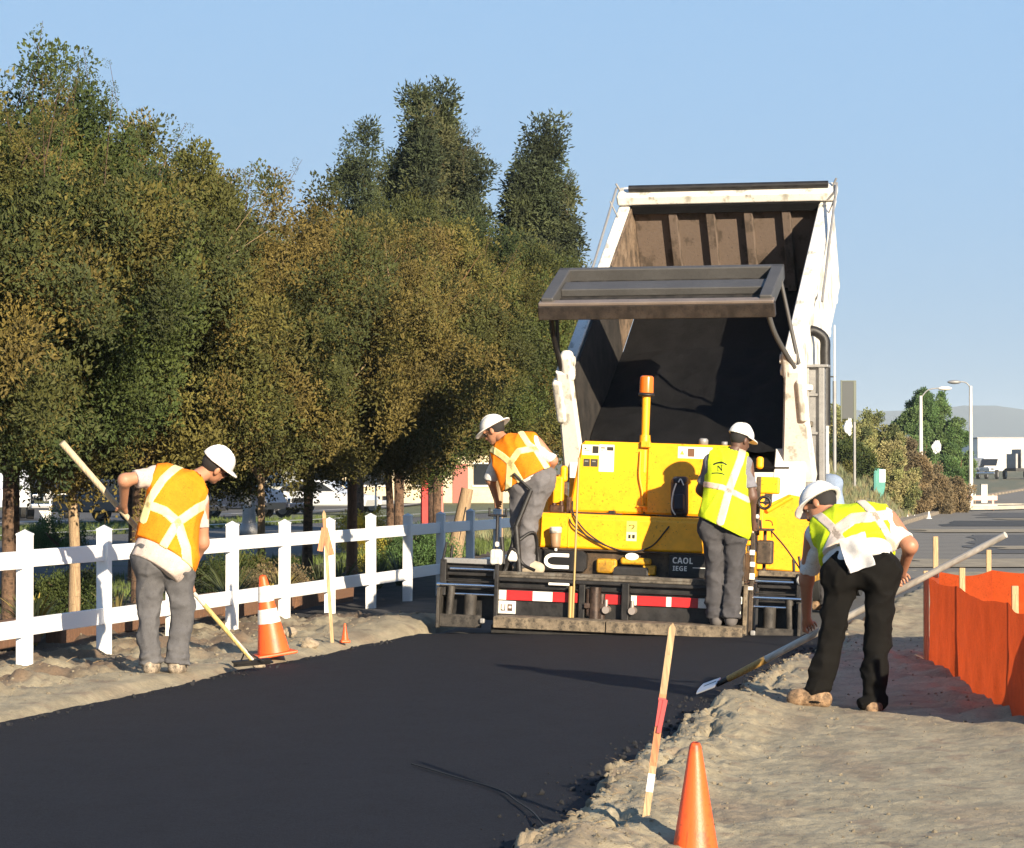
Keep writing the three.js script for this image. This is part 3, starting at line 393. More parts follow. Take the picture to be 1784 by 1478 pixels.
// ---------------------------------------------------------------- the tipper truck behind it
const truck = thing('dump_truck', 'white dump truck with raised black bed and open tailgate feeding the paver', 'dump truck', [0.989, 0, -26.3], -13.5 * Math.PI / 180);
{
  const T = truck, cx = 0.0, HW = 1.22, IN = 1.07, H = 1.10, LEN = 3.75, TILT = 32.6 * Math.PI / 180;
  const bed = new THREE.Group();                                   // s forward along the floor (-z), n up from it (y)
  bed.name = 'dump_bed'; bed.position.copy(F(cx, 1.61, 3.575)); bed.rotation.x = TILT; T.add(bed);
  const floor = obj('bed_floor', [ebox(-IN, IN, -0.06, 0, -0.1, LEN, 0.004)], M.bedIn, bed);
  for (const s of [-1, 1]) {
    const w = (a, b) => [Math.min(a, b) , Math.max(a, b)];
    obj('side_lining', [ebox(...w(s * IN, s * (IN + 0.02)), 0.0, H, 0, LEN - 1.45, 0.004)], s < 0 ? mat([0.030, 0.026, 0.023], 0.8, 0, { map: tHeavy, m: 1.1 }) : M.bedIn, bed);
    obj('side_lining', [ebox(...w(s * (IN + 0.002), s * (IN + 0.022)), 0.0, H, LEN - 1.44, LEN, 0.004)], s < 0 ? mat([0.21, 0.155, 0.11], 0.8, 0, { map: tHeavy, m: 1.1 }) : M.bedIn, bed);  // left front panel tan: bare worn steel, its sunlit brightness put into the colour
    // outer wall: leans out towards the floor
    const g = new THREE.ExtrudeGeometry(new THREE.Shape([[IN + 0.024, 0], [HW - 0.02, 0], [HW - 0.02, H - 0.1], [IN + 0.024, H - 0.1]].map(([x, y]) => new THREE.Vector2(x, y))), { depth: LEN, bevelEnabled: false }).translate(0, 0, -LEN);
    if (s < 0) { g.scale(-1, 1, 1); g.index || g.attributes; const p = g.attributes.position, q = g.attributes.normal; for (let i = 0; i < p.count; i += 3) for (const a of [p, q]) { const t = [a.getX(i), a.getY(i), a.getZ(i)]; a.setXYZ(i, a.getX(i + 2), a.getY(i + 2), a.getZ(i + 2)); a.setXYZ(i + 2, ...t); } g.deleteAttribute('normal'); g.computeVertexNormals(); }
    obj('side_wall', [g], M.cream, bed);
    obj('top_rail', [ebox(...w(s * (IN + (s < 0 ? 0.03 : -0.02)), s * (HW + 0.01)), H - 0.06, H + 0.02, -0.02, LEN + 0.06, 0.02)], M.cream, bed);
    for (let k = 0; k < 5; k++) obj('side_rib', [xf(new RoundedBoxGeometry(0.10, H - 0.12, 0.10, 2, 0.02), s * (HW - 0.05), (H - 0.1) / 2, -(0.35 + k * 0.75))], M.white, bed);
    obj('corner_post', [slab([[s * (IN + (s < 0 ? 0.03 : -0.10)), -0.22], [s * (HW + 0.10), -0.22], [s * (HW + 0.04), H + 0.03], [s * (IN + 0.03), H + 0.03], [s * (IN + 0.03 * -s), 0.5]].slice(0).sort(() => 0), 0.20, 0.02).translate(0, 0, 0.06)], M.cream, bed);
    obj('gate_pivot', [rbox(0.14, 0.34, 0.16, s * (HW - 0.08), H + 0.06, -0.02, 0.06), rbox(0.10, 0.5, 0.14, s * (HW + 0.04), H - 0.32, 0.03, 0.04), xf(new THREE.CylinderGeometry(0.05, 0.05, 0.16, 14), s * (HW - 0.08), H + 0.12, -0.02, 0, 0, Math.PI / 2)], M.cream, bed);
    // tarp rail standing off the wall
    obj('tarp_rail', [rod(F(s * (HW + 0.03), H + 0.2, LEN + 0.02), F(s * (HW + 0.08), H - 0.1, 1.6), 0.014), rod(F(s * (HW - 0.05), H + 0.1, LEN), F(s * (HW + 0.03), H + 0.26, LEN + 0.02), 0.012), rod(F(s * (HW - 0.03), H + 0.02, LEN - 0.35), F(s * (HW + 0.05), H + 0.2, LEN - 0.3), 0.008)], M.grey, bed);
  }
  obj('front_wall', [ebox(-IN, IN, 0, H + 0.1, LEN - 0.02, LEN + 0.05, 0.004)], M.bulk, bed);
  for (const x of [-0.62, -0.19, 0.24, 0.67]) obj('front_rib', [ebox(x - 0.05, x + 0.05, 0.0, H + 0.02, LEN - 0.10, LEN - 0.015, 0.012)], M.bulk, bed);
  obj('front_wall_top', [ebox(-IN, IN, H - 0.07, H + 0.04, LEN - 0.12, LEN - 0.015, 0.01)], M.bedIn, bed);
  obj('front_beam', [ebox(-HW - 0.02, HW + 0.03, H + 0.04, H + 0.17, LEN - 0.12, LEN + 0.12, 0.03)], M.cream, bed);
  obj('tarp_housing', [rod(F(-HW + 0.12, H + 0.21, LEN - 0.02), F(HW - 0.06, H + 0.21, LEN - 0.02), 0.04, 0.04, 14)], M.black, bed);
  obj('asphalt_load', [sheet(span(0, LEN * 0.6, 30), span(-1, 1, 30), (d, u) => u * (IN - 0.01), (x, d) => 0.05 + 0.10 * (1 - d / (LEN * 0.6)) + 0.05 * fbm(x * 2.4, d * 1.7, 4, 4))], M.bedIn, bed);
  // tailgate lifted clear on its arms
  const gate = new THREE.Group(); gate.name = 'tailgate'; gate.position.copy(F(-0.08, 3.34, 2.65)); gate.scale.x = 0.972; gate.rotation.x = 23 * Math.PI / 180; T.add(gate);
  obj('gate_panel', [ebox(-1.12, 1.12, -0.05, -0.02, -0.45, 0.45, 0.004)], mat([0.035, 0.032, 0.03], 0.7, 0, { map: tHeavy, m: 0.8 }), gate);
  obj('gate_frame', [ebox(-1.20, -1.07, -0.06, 0.10, -0.47, 0.47, 0.015), ebox(1.07, 1.20, -0.06, 0.10, -0.47, 0.47, 0.015), ebox(-1.2, 1.2, -0.06, 0.10, 0.40, 0.48, 0.015)], M.gate, gate);
  obj('gate_lip', [rbox(2.46, 0.15, 0.08, 0, -0.045, 0.48, 0.012)], mat([0.035, 0.027, 0.023], 0.6, 0.1, { map: tHeavy, m: 0.7 }), gate); obj('gate_lit_edge', [rbox(2.44, 0.035, 0.10, 0, 0.045, 0.47, 0.01)], mat([0.20, 0.165, 0.145], 0.5, 0.2, { map: tGrime, m: 0.5 }), gate);  // pale strip on the lip: its lit top face put into the colour
  obj('gate_stiffener', [ebox(-1.07, 1.07, -0.02, 0.06, -0.10, 0.14, 0.012), ebox(-1.07, 1.07, -0.02, 0.0, -0.40, -0.30, 0.01)], M.gate, gate);
  for (const s of [-1, 1]) obj('gate_arm', [tube([F(-0.10 + s * 1.10, 3.12, 2.45), F(-0.08 + s * 1.13, 2.9, 2.6), F(cx + s * 1.2, 2.56, 2.95)], 0.028, 16, 8), rod(F(-0.10 + s * 1.16, 3.5, 2.9), F(cx + s * 1.24, 2.6, 3.0), 0.02)], s < 0 ? M.black : M.gate, T);
  // chassis, wheels, cab, exhaust, ladder
  obj('chassis', [ebox(cx - 0.45, cx - 0.3, 0.75, 1.0, 3.6, 10.4), ebox(cx + 0.3, cx + 0.45, 0.75, 1.0, 3.6, 10.4), ebox(cx - 0.5, cx + 0.5, 0.9, 1.1, 3.6, 3.9), ebox(cx - 1.2, cx + 1.2, 0.42, 0.52, 3.62, 3.7)], M.black, T);
  obj('hoist', [rod(F(cx, 0.9, 6.0), F(cx, 2.9, 6.3), 0.09, 0.06)], M.steel, T);
  for (const f of [4.7, 6.0, 9.6]) for (const s of [-1, 1]) { const w = obj('wheel', [xf(new THREE.CylinderGeometry(0.5, 0.5, f < 9 ? 0.56 : 0.3, 32), cx + s * (f < 9 ? 0.82 : 0.95), 0.5, -f, 0, 0, Math.PI / 2)], M.rubber, T); obj('rim', [xf(new THREE.CylinderGeometry(0.28, 0.28, f < 9 ? 0.58 : 0.32, 24), cx + s * (f < 9 ? 0.82 : 0.95), 0.5, -f, 0, 0, Math.PI / 2)], M.grey, w); }
  obj('mudguard', [ebox(cx + 0.62, cx + 1.27, 0.62, 1.35, 3.75, 3.79)], M.cream, T); obj('mudguard', [ebox(cx - 1.27, cx - 0.62, 0.62, 1.35, 3.75, 3.79)], M.cream, T);
  obj('rear_panel', [slab([[cx + 0.86, 0.95], [cx + 1.22, 0.95], [cx + 1.24, 1.75], [cx + 0.93, 1.75]], 0.06, 0.01).translate(0, 0, -3.5)], M.white, T); obj('rear_panel', [ebox(cx - 1.24, cx - 0.88, 0.95, 1.75, 3.5, 3.56)], M.white, T);
  const cab = obj('cab', [ebox(cx - 1.2, cx + 0.72, 1.0, 2.75, 7.9, 9.6, 0.08), ebox(cx - 1.1, cx + 0.6, 0.8, 1.7, 9.6, 10.6, 0.08)], M.white, T);
  obj('rear_window', [ebox(cx - 0.7, cx + 0.7, 1.9, 2.5, 7.88, 7.91)], M.glassDark, cab);
  obj('side_column', [ebox(cx + 1.12, cx + 1.22, 0.9, 2.62, 3.93, 4.05), ebox(cx + 1.32, cx + 1.38, 0.9, 2.62, 3.92, 4.05), ebox(cx + 1.12, cx + 1.38, 0.9, 2.6, 3.97, 4.06), ebox(cx + 1.12, cx + 1.38, 1.9, 1.93, 3.94, 4.0), ebox(cx + 1.12, cx + 1.38, 2.3, 2.33, 3.94, 4.0), ebox(cx + 1.18, cx + 1.42, 2.6, 2.63, 3.9, 4.15)], M.grey, T);
  for (let k = 0; k < 4; k++) obj('column_bracket', [rbox(0.10, 0.06, 0.06, cx + 1.21, 1.25 + k * 0.38, -3.93, 0.015)], k % 2 ? M.white : M.steel, T);
  obj('exhaust_stack', [tube([F(cx + 1.34, 2.0, 4.3), F(cx + 1.34, 2.75, 4.3), F(cx + 1.33, 2.92, 4.3), F(cx + 1.22, 3.0, 4.25), F(cx + 1.15, 2.98, 4.2)], 0.055, 30, 12)], M.black, T);
}

// ---------------------------------------------------------------- white rail fence
{
  const t = thing('fence', 'white two rail post fence running behind the dirt strip', 'fence', [fenceX(21.2), 0, -21.2], -Math.atan(0.1934));
  const post = join([ebox(-0.05, 0.05, -0.15, 1.02, -0.05, 0.05, 0.006), new THREE.ConeGeometry(0.0735, 0.032, 4).rotateY(Math.PI / 4).translate(0, 1.036, 0), ebox(-0.053, 0.053, 1.006, 1.021, -0.053, 0.053, 0.004)]);
  const bay = 1.79, r = rng(5);
  for (let i = -2; i <= 15; i++) { const m = obj('post', post, M.vinyl, t); m.position.set(0.006 * (r() - 0.5), 0.04 * (r() - 0.5), -i * bay); m.rotation.set(0.012 * (r() - 0.5), 0.02 * (r() - 0.5), 0.012 * (r() - 0.5)); }
  for (let i = -2; i < 15; i++) for (const y of [0.84, 0.335]) { const y2 = y + 0.018 * (r() - 0.5); obj('rail', [tubeRail(i * bay + 0.045, (i + 1) * bay - 0.045, y2, 0.02 * r())], M.vinyl, t); }
}
function tubeRail(f0, f1, y, sag) { const g = new RoundedBoxGeometry(0.036, 0.13, f1 - f0, 2, 0.006).translate(0, y, -(f0 + f1) / 2); return g; }

// ---------------------------------------------------------------- vegetation
function leafClump(seed, n, rad, len, wid, up = 0.3) {
  const r = rng(seed), pos = [], nor = [];
  for (let i = 0; i < n; i++) {
    const o = V(r() - 0.5, r() - 0.5, r() - 0.5).normalize().multiplyScalar(rad * Math.cbrt(r()));
    const dir = o.clone().normalize().multiplyScalar(0.6).add(V(r() - 0.5, r() - 0.5 + up, r() - 0.5)).normalize();
    const side = V(r() - 0.5, r() - 0.5, r() - 0.5).cross(dir).normalize(), L = len * (0.65 + 0.7 * r()), W = wid * (0.7 + 0.6 * r()), fold = dir.clone().cross(side).multiplyScalar(W * 0.35);
    const a = o, b = o.clone().addScaledVector(dir, L * 0.5).addScaledVector(side, W / 2).add(fold), c = o.clone().addScaledVector(dir, L), e = o.clone().addScaledVector(dir, L * 0.5).addScaledVector(side, -W / 2).add(fold);
    for (const p of [a, b, c, a, c, e]) pos.push(p.x, p.y, p.z);
  }
  const g = new THREE.BufferGeometry(); g.setAttribute('position', new THREE.Float32BufferAttribute(pos, 3)); g.computeVertexNormals(); return g;
}
const leafMat = new THREE.MeshPhysicalMaterial({ color: 0xffffff, roughness: 0.75, specularIntensity: 0.45, side: THREE.DoubleSide, transmission: 0.10, thickness: 0 });
const clumps = [1, 2, 3].map((s) => leafClump(s * 7, 34, 0.17, 0.055, 0.030));
const clumpsFine = [4, 5].map((s) => leafClump(s * 7, 30, 0.24, 0.10, 0.045, 0.2));
const clumpsFar = [6, 7].map((s) => leafClump(s * 7, 30, 0.40, 0.20, 0.12));
const PAL = {
  olive: [[0.092, 0.080, 0.018], [0.064, 0.066, 0.015], [0.116, 0.088, 0.021], [0.042, 0.050, 0.013]],
  brown: [[0.100, 0.078, 0.019], [0.074, 0.067, 0.016], [0.050, 0.054, 0.013], [0.118, 0.089, 0.024]],
  green: [[0.054, 0.070, 0.015], [0.040, 0.058, 0.014], [0.082, 0.080, 0.018], [0.030, 0.046, 0.013]],
  grey: [[0.055, 0.066, 0.026], [0.038, 0.050, 0.021], [0.076, 0.078, 0.032], [0.028, 0.037, 0.017]],
  dark: [[0.018, 0.024, 0.014], [0.025, 0.03, 0.017]],  // near-black leaves, the deep shade is put into their colour
  hedge: [[0.035, 0.045, 0.02], [0.05, 0.055, 0.025], [0.025, 0.035, 0.016]],
  lime: [[0.20, 0.20, 0.075], [0.26, 0.23, 0.10], [0.15, 0.165, 0.06], [0.10, 0.12, 0.045]],
  fresh: [[0.075, 0.135, 0.04], [0.06, 0.11, 0.035], [0.10, 0.155, 0.05]],
  dry: [[0.20, 0.145, 0.075], [0.16, 0.12, 0.065], [0.13, 0.10, 0.055]],
  yellow: [[0.45, 0.34, 0.03], [0.30, 0.26, 0.04], [0.14, 0.15, 0.03]],
};
function crown(parent, seed, lobes, perLobe, pal, geos, size, wisps = [], name = 'crown') {
  const r = rng(seed), lists = geos.map(() => []), col = new THREE.Color();
  const add = (p, s, c, kk = 1) => { const k = Math.floor(r() * geos.length); lists[k].push([p, s, c, r() * 6.283, (r() - 0.5) * 1.4, (r() - 0.5) * 1.4]); };
  for (const [x, y, z, rx, ry, rz] of lobes) {
    const base = pal[Math.floor(r() * pal.length)], alt = pal[Math.floor(r() * pal.length)];
    const nc = Math.max(4, Math.round(perLobe / 10));
    for (let i = 0; i < nc; i++) {
      const d = V(r() * 2 - 1, r() * 2 - 1, r() * 2 - 1); if (d.lengthSq() > 1 || d.lengthSq() < 0.2) { i--; continue; }
      const k = 1 + 0.4 * noise(d.x * 2 + x, d.y * 2 + y, d.z * 2 + z), cc = V(x + d.x * rx * k, y + d.y * ry * k, z + d.z * rz * k), c = r() < 0.65 ? base : alt, jj = 0.75 + 0.5 * r();
      for (let q = 0; q < 10; q++) {
        const p = cc.clone().add(V(r() + r() - 1, (r() + r() - 1) * 1.25, r() + r() - 1).multiplyScalar(0.21 * size)), j = jj * (0.8 + 0.4 * r());
        add(p, size * (0.55 + 0.6 * r()), [c[0] * j, c[1] * j, c[2] * j]);
      }
    }
  }
  for (const [a, b, n] of wisps) { const c = pal[Math.floor(r() * pal.length)]; for (let i = 0; i < n; i++) { const t = (i + r()) / n, p = a.clone().lerp(b, t).add(V(r() - 0.5, r() - 0.5, r() - 0.5).multiplyScalar(0.30 * (1 - 0.7 * t))), j = 0.75 + 0.6 * r(); add(p, size * (0.55 - 0.25 * t), [c[0] * j, c[1] * j, c[2] * j]); } }
  lists.forEach((l, k) => {
    const m = new THREE.InstancedMesh(geos[k], leafMat, l.length), o = new THREE.Object3D();
    l.forEach(([p, s, c, a, b, e], i) => { o.position.copy(p); o.rotation.set(b, a, e); o.scale.setScalar(s); o.updateMatrix(); m.setMatrixAt(i, o.matrix); m.setColorAt(i, col.setRGB(...c)); });
    m.name = name; m.userData.kind = 'stuff'; parent.add(shade(m));
  });
}
function limbTube(pts, r0, r1, seg = 8) {   // tapered, bent limb
  const c = new THREE.CatmullRomCurve3(pts), n = 14, g = new THREE.TubeGeometry(c, n, 1, seg), p = g.attributes.position;
  for (let i = 0; i <= n; i++) { const q = c.getPointAt(i / n), r = lerp(r0, r1, i / n) * (1 + 0.12 * noise(i * 0.7, r0 * 50)); for (let k = 0; k <= seg; k++) { const j = i * (seg + 1) + k; p.setXYZ(j, q.x + (p.getX(j) - q.x) * r, q.y + (p.getY(j) - q.y) * r, q.z + (p.getZ(j) - q.z) * r); } }
  g.computeVertexNormals(); return g;
}
function tree(o) {
  const r = rng(o.seed), y0 = groundH(o.x, o.d), t = thing(o.name ?? 'tree', o.label, 'tree', [o.x, y0 - 0.03, -o.d], 0, o.group);
  const h = o.h, cb = o.base, R = o.r * (o.name ? 1 : 1.15), cy = (h + cb) / 2, ry = (h - cb) / 2, tr = o.tr ?? 0.09, lean = o.lean ?? 0;
  obj('trunk', [limbTube([V(0, -0.1, 0), V(0.04 * (r() - 0.5), cb * 0.5, 0.05 * (r() - 0.5)), V(0.10 * (r() - 0.5) + lean * 0.2, cb * 1.05, 0.1 * (r() - 0.5)), V(lean * 0.5, cy, 0)], tr, tr * 0.55, 10)], o.bark ?? M.bark, t);
  const lobes = [], wisps = [], n = o.plume ? 0 : o.lobes ?? 26;
  for (let i = 0; i < (o.plume ?? 0); i++) { const a = i * 2.4 + 0.6 * r(), q = Math.sqrt((i + 0.3) / o.plume) * R * 0.9, top = h - (0.18 * q / R + 0.22 * r() * (i > 1)) * (h - cb), pr = R * (0.24 + 0.16 * r()); for (let k = 0; k < 6; k++) lobes.push([q * Math.cos(a) + lean * (top - cb - k * 0.9) / (h - cb) + 0.3 * pr * (r() - 0.5), top - pr - k * 0.85 * (0.9 + 0.3 * r()), q * Math.sin(a), pr * (0.55 + 0.14 * k) * (0.75 + 0.5 * r()), 0.5 + 0.35 * r(), pr * (0.6 + 0.12 * k)]); }
  for (let i = 0; i < (o.limbs ?? 5); i++) { const a = i * 2.4 + r(), q = R * (0.35 + 0.3 * r()); obj('limb', [limbTube([V(0.02 * Math.cos(a), cb * (0.85 + 0.1 * r()), 0.02 * Math.sin(a)), V(q * 0.4 * Math.cos(a), cb + 0.3 * ry, q * 0.4 * Math.sin(a)), V(q * Math.cos(a) + lean * 0.4, cb + ry * (0.8 + 0.4 * r()), q * Math.sin(a))], tr * 0.5, tr * 0.15, 7)], o.bark ?? M.bark, t); }
  for (let i = 0; i < n; i++) {
    const v = (i + r()) / n * 2 - 1, ring = Math.pow(Math.max(0, 1 - v * v * (v < 0 ? 0.75 : 0.92)), 0.5), a = r() * 6.283, q = ring * Math.sqrt(r()) * 0.95, s = (0.24 + 0.18 * r()) * (o.lobe ?? 1);
    lobes.push([q * R * Math.cos(a) + lean * (v + 1) / 2, cy + v * ry * 0.85, q * R * Math.sin(a), R * s, Math.max(R, ry * 0.7) * s * 0.9, R * s]);
  }
  for (let i = 0; i < (o.wisps ?? 30); i++) {
    const a = r() * 6.283, q = R * 0.8 * Math.sqrt(r()), s = V(q * Math.cos(a) + lean, cy + ry * 0.6 * Math.sqrt(1 - (q / R) ** 2), q * Math.sin(a)), e = s.clone().add(V((r() - 0.5) * 1.1, (0.3 + 0.65 * r()) * (o.wl ?? 1), (r() - 0.5) * 0.8));
    wisps.push([s, e, 11]); obj('twig', [rod(s.clone(), e, 0.006, 0.002, 5)], o.bark ?? M.bark, t);
  }
  crown(t, o.seed + 99, lobes, o.per ?? 170, PAL[o.pal], o.geos ?? clumps, o.size ?? 1, wisps);
  return t;
}
const rowX = (d) => -10.2 + 0.1934 * d;
tree({ seed: 11, x: -5.5, d: 24.6, h: 4.95, base: 1.75, r: 2.2, pal: 'olive', bark: M.bark, tr: 0.08, label: 'brown olive street tree cut off by the left edge with a dark leaning trunk', lean: 0.1, group: 'street trees behind the fence' });
tree({ seed: 12, x: -4.95, d: 28.2, h: 5.2, base: 1.7, r: 1.7, pal: 'green', tr: 0.07, label: 'tallest street tree near the left edge with thin twigs above its crown', wl: 1.6, wisps: 34, group: 'street trees behind the fence' });
tree({ seed: 13, x: -4.5, d: 29.5, h: 4.7, base: 1.6, r: 1.9, pal: 'olive', bark: M.barkPale, tr: 0.062, label: 'olive street tree with pale brown trunk left of the worker in yellow orange vest', group: 'street trees behind the fence' });
tree({ seed: 14, x: -4.3, d: 33, h: 5.15, base: 1.75, r: 2.05, pal: 'olive', tr: 0.09, label: 'broad olive street tree rising right above the bending worker with the long pole', wisps: 32, group: 'street trees behind the fence' });
tree({ seed: 15, x: -3.17, d: 36.4, h: 4.45, base: 1.65, r: 2.15, pal: 'brown', bark: M.barkPale, tr: 0.055, label: 'brownish street tree with slim pale trunk right of the bending worker\'s helmet', group: 'street trees behind the fence' });
tree({ seed: 16, x: -2.75, d: 38.6, h: 4.45, base: 1.8, r: 1.9, pal: 'brown', tr: 0.075, label: 'brown leaved street tree with dark trunk behind the second cone', group: 'street trees behind the fence' });
tree({ seed: 17, x: -2.32, d: 41.5, h: 5.0, base: 1.85, r: 2.0, pal: 'brown', bark: mat([0.26, 0.13, 0.075], 0.95, 0, { map: tWood, m: 0.3 }), tr: 0.085, label: 'street tree with reddish brown trunk above the shaded fence posts', group: 'street trees behind the fence' });
tree({ seed: 18, x: -1.75, d: 44.5, h: 5.5, base: 1.9, r: 1.8, pal: 'olive', tr: 0.09, label: 'dark trunked street tree under the tall evergreen with a bare white marker beside it', group: 'street trees behind the fence' });
tree({ seed: 19, x: -1.25, d: 48.5, h: 5.5, base: 1.9, r: 2.0, pal: 'green', tr: 0.09, label: 'green street tree behind the wide hatted worker', group: 'street trees behind the fence' });
tree({ seed: 20, x: -0.25, d: 53, h: 5.7, base: 1.9, r: 1.75, pal: 'olive', tr: 0.09, bark: M.barkPale, label: 'olive street tree just left of the raised tailgate', group: 'street trees behind the fence' });
tree({ seed: 21, x: 0.55, d: 58, h: 5.9, base: 1.9, r: 1.2, pal: 'green', tr: 0.08, label: 'narrow street tree half hidden by the tailgate', group: 'street trees behind the fence' });
tree({ seed: 22, x: 1.15, d: 62, h: 6.1, base: 2.2, r: 0.75, pal: 'brown', tr: 0.06, lobes: 14, per: 60, label: 'thin brown topped tree touching the left side of the truck bed', group: 'street trees behind the fence' });
tree({ seed: 41, x: -6.0, d: 34.5, h: 5.0, base: 1.7, r: 2.1, pal: 'olive', tr: 0.08, label: 'olive tree filling the row behind the leftmost street trees', group: 'street trees behind the fence' });
tree({ seed: 42, x: -4.45, d: 39.5, h: 4.9, base: 1.7, r: 2.1, pal: 'green', tr: 0.08, label: 'green tree standing behind the row right of the bending worker', group: 'street trees behind the fence' });
tree({ seed: 43, x: -3.3, d: 46, h: 4.9, base: 1.7, r: 2.0, pal: 'olive', tr: 0.08, label: 'olive tree standing behind the row above the second cone', group: 'street trees behind the fence' });
tree({ seed: 44, x: -2.2, d: 51.5, h: 5.4, base: 1.8, r: 1.9, pal: 'green', tr: 0.08, label: 'green tree standing behind the row below the broad evergreen', group: 'street trees behind the fence' });
tree({ name: 'evergreen_tree', seed: 31, x: -1.9, d: 70, h: 11.3, base: 3, r: 1.35, pal: 'grey', geos: clumpsFine, size: 1.2, plume: 12, per: 60, wisps: 14, wl: 1.2, tr: 0.16, label: 'tall dark evergreen with a broad top left of the truck' });
tree({ name: 'evergreen_tree', seed: 32, x: 0.1, d: 72, h: 10.4, base: 3, r: 1.0, lean: 0.75, pal: 'grey', geos: clumpsFine, size: 1.2, plume: 9, per: 60, wisps: 10, wl: 1.0, tr: 0.15, label: 'tall dark evergreen leaning right beside the truck bed' });
tree({ name: 'evergreen_tree', seed: 33, x: -3.55, d: 67, h: 9.7, base: 3, r: 0.62, pal: 'grey', geos: clumpsFine, size: 1.0, plume: 5, per: 40, wisps: 8, wl: 1.0, tr: 0.1, label: 'slender evergreen top left of the broad tall evergreen' });
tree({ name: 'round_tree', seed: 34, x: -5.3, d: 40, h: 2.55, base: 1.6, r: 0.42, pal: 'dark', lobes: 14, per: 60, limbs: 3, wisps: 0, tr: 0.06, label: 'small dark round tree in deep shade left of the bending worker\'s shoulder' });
// trees and hedges far behind the street
[[-31, 150, 7, 5.5], [-24, 158, 6, 5], [-17, 150, 6.5, 5], [-11.5, 160, 6, 5], [-6.5, 170, 7, 5], [-40, 150, 8, 6]].forEach(([x, d, h, r], i) => tree({ name: 'distant_tree', seed: 60 + i, x, d, h, base: 0.8, r, pal: 'hedge', geos: clumpsFar, size: 1.9, lobes: 16, per: 60, limbs: 0, wisps: 0, tr: 0.25, label: ['dark bushy tree closing the view behind the silver truck', 'dark bushy tree behind the street left of the bending worker', 'dark bushy tree seen under the crowns behind the bending worker', 'dark bushy tree seen under the crowns behind the second cone', 'dark bushy tree behind the cream house', 'dark tall tree at the far left beyond the street'][i] }));
function bush(o) {
  const t = thing(o.name ?? 'bush', o.label, 'bush', [o.x, groundH(o.x, o.d), -o.d], 0, o.group), r = rng(o.seed), lobes = [];
  for (let i = 0; i < (o.lobes ?? 9); i++) { const a = r() * 6.283, q = Math.sqrt(r()) * o.r * 0.7, v = r(), s = 0.35 + 0.25 * r(); lobes.push([q * Math.cos(a), o.h * (0.15 + 0.62 * v * (1 - 0.5 * q / o.r)), q * Math.sin(a), o.r * s, o.h * s * 0.8, o.r * s]); }
  for (let i = 0; i < 4; i++) obj('stem', [limbTube([V(0, -0.05, 0), V((r() - 0.5) * o.r * 0.4, o.h * 0.3, (r() - 0.5) * o.r * 0.4), V((r() - 0.5) * o.r, o.h * 0.7, (r() - 0.5) * o.r)], 0.03 * o.h ** 0.5, 0.008, 6)], M.bark, t);
  crown(t, o.seed + 5, lobes, o.per ?? 70, PAL[o.pal], o.geos ?? clumps, o.size ?? 1, [], 'foliage'); return t;
}
// bushes and trees on the bank at the right
[
  ['lime', 14.1, 113, 2.6, 1.25, 'tall pale yellow green bush on the bank right of the dark board'], ['lime', 15.3, 115, 1.5, 0.9, 'lower pale yellow green bush sloping down the bank'], ['lime', 13.1, 112, 2.3, 1.0, 'pale yellow green bush right behind the dark board'], ['green', 12.4, 108, 1.1, 1.0, 'low dark green bush below the dark board on the bank'],
  ['dry', 16.5, 119, 2.7, 0.85, 'grey brown dry shrub left of the left lamp post'], ['dry', 17.9, 122, 1.7, 0.8, 'brown dry shrub at the foot of the left lamp post'], ['dry', 19.4, 127, 1.4, 0.8, 'brown dry shrub between the lamp post and the green trees'],
].forEach(([pal, x, d, h, r, label], i) => bush({ seed: 80 + i, pal, x, d, h, r, label, geos: clumpsFar, size: 0.5, lobes: 16, per: 120 }));
[[21.2, 150, 5.3, 1.15, 'left rounded green tree on the bank beyond the dry shrub'], [22.4, 153, 5.4, 1.1, 'middle green tree right of the left lamp post'], [23.5, 152, 4.3, 0.95, 'right green tree beside the right lamp post'], [21.4, 140, 2.4, 0.55, 'low green tree in front at the end of the bank'], [23.75, 156, 3.0, 0.7, 'small pale green tree right of the right lamp post']].forEach(([x, d, h, r, label], i) => tree({ name: 'bank_tree', seed: 100 + i, x, d, h, base: 0.5, r, pal: 'fresh', geos: clumpsFar, size: 0.5, lobes: 22, per: 110, limbs: 3, wisps: 0, tr: 0.10, label }));
// strap leaved plants and small shrubs behind the fence
function strap(seed, n, h) {
  const r = rng(seed), pos = [];
  for (let i = 0; i < n; i++) { const a = r() * 6.283, L = h * (0.7 + 0.5 * r()), o = 0.25 + 0.5 * r(), w = 0.014 + 0.01 * r(), dx = Math.cos(a), dz = Math.sin(a); let pl2 = null; for (let k = 0; k <= 5; k++) { const s = k / 5, x = L * o * s * (0.6 + 0.6 * s), y = L * (s - 0.55 * o * s * s * 1.1), ww = w * (1 - s * 0.85), p = [[dx * x - dz * ww, y, dz * x + dx * ww], [dx * x + dz * ww, y, dz * x - dx * ww]]; if (pl2) pos.push(...pl2[0], ...pl2[1], ...p[1], ...pl2[0], ...p[1], ...p[0]); pl2 = p; } }
  const g = new THREE.BufferGeometry(); g.setAttribute('position', new THREE.Float32BufferAttribute(pos, 3)); g.computeVertexNormals(); return g;
}
const mStrap = (c) => new THREE.MeshPhysicalMaterial({ color: C(...c), roughness: 0.6, side: THREE.DoubleSide, transmission: 0.2, thickness: 0 });
const strapMats = [mStrap([0.10, 0.115, 0.03]), mStrap([0.36, 0.26, 0.05]), mStrap([0.065, 0.08, 0.03]), mStrap([0.20, 0.17, 0.06])];
const strapGeos = [strap(1, 70, 0.5), strap(2, 60, 0.6)];
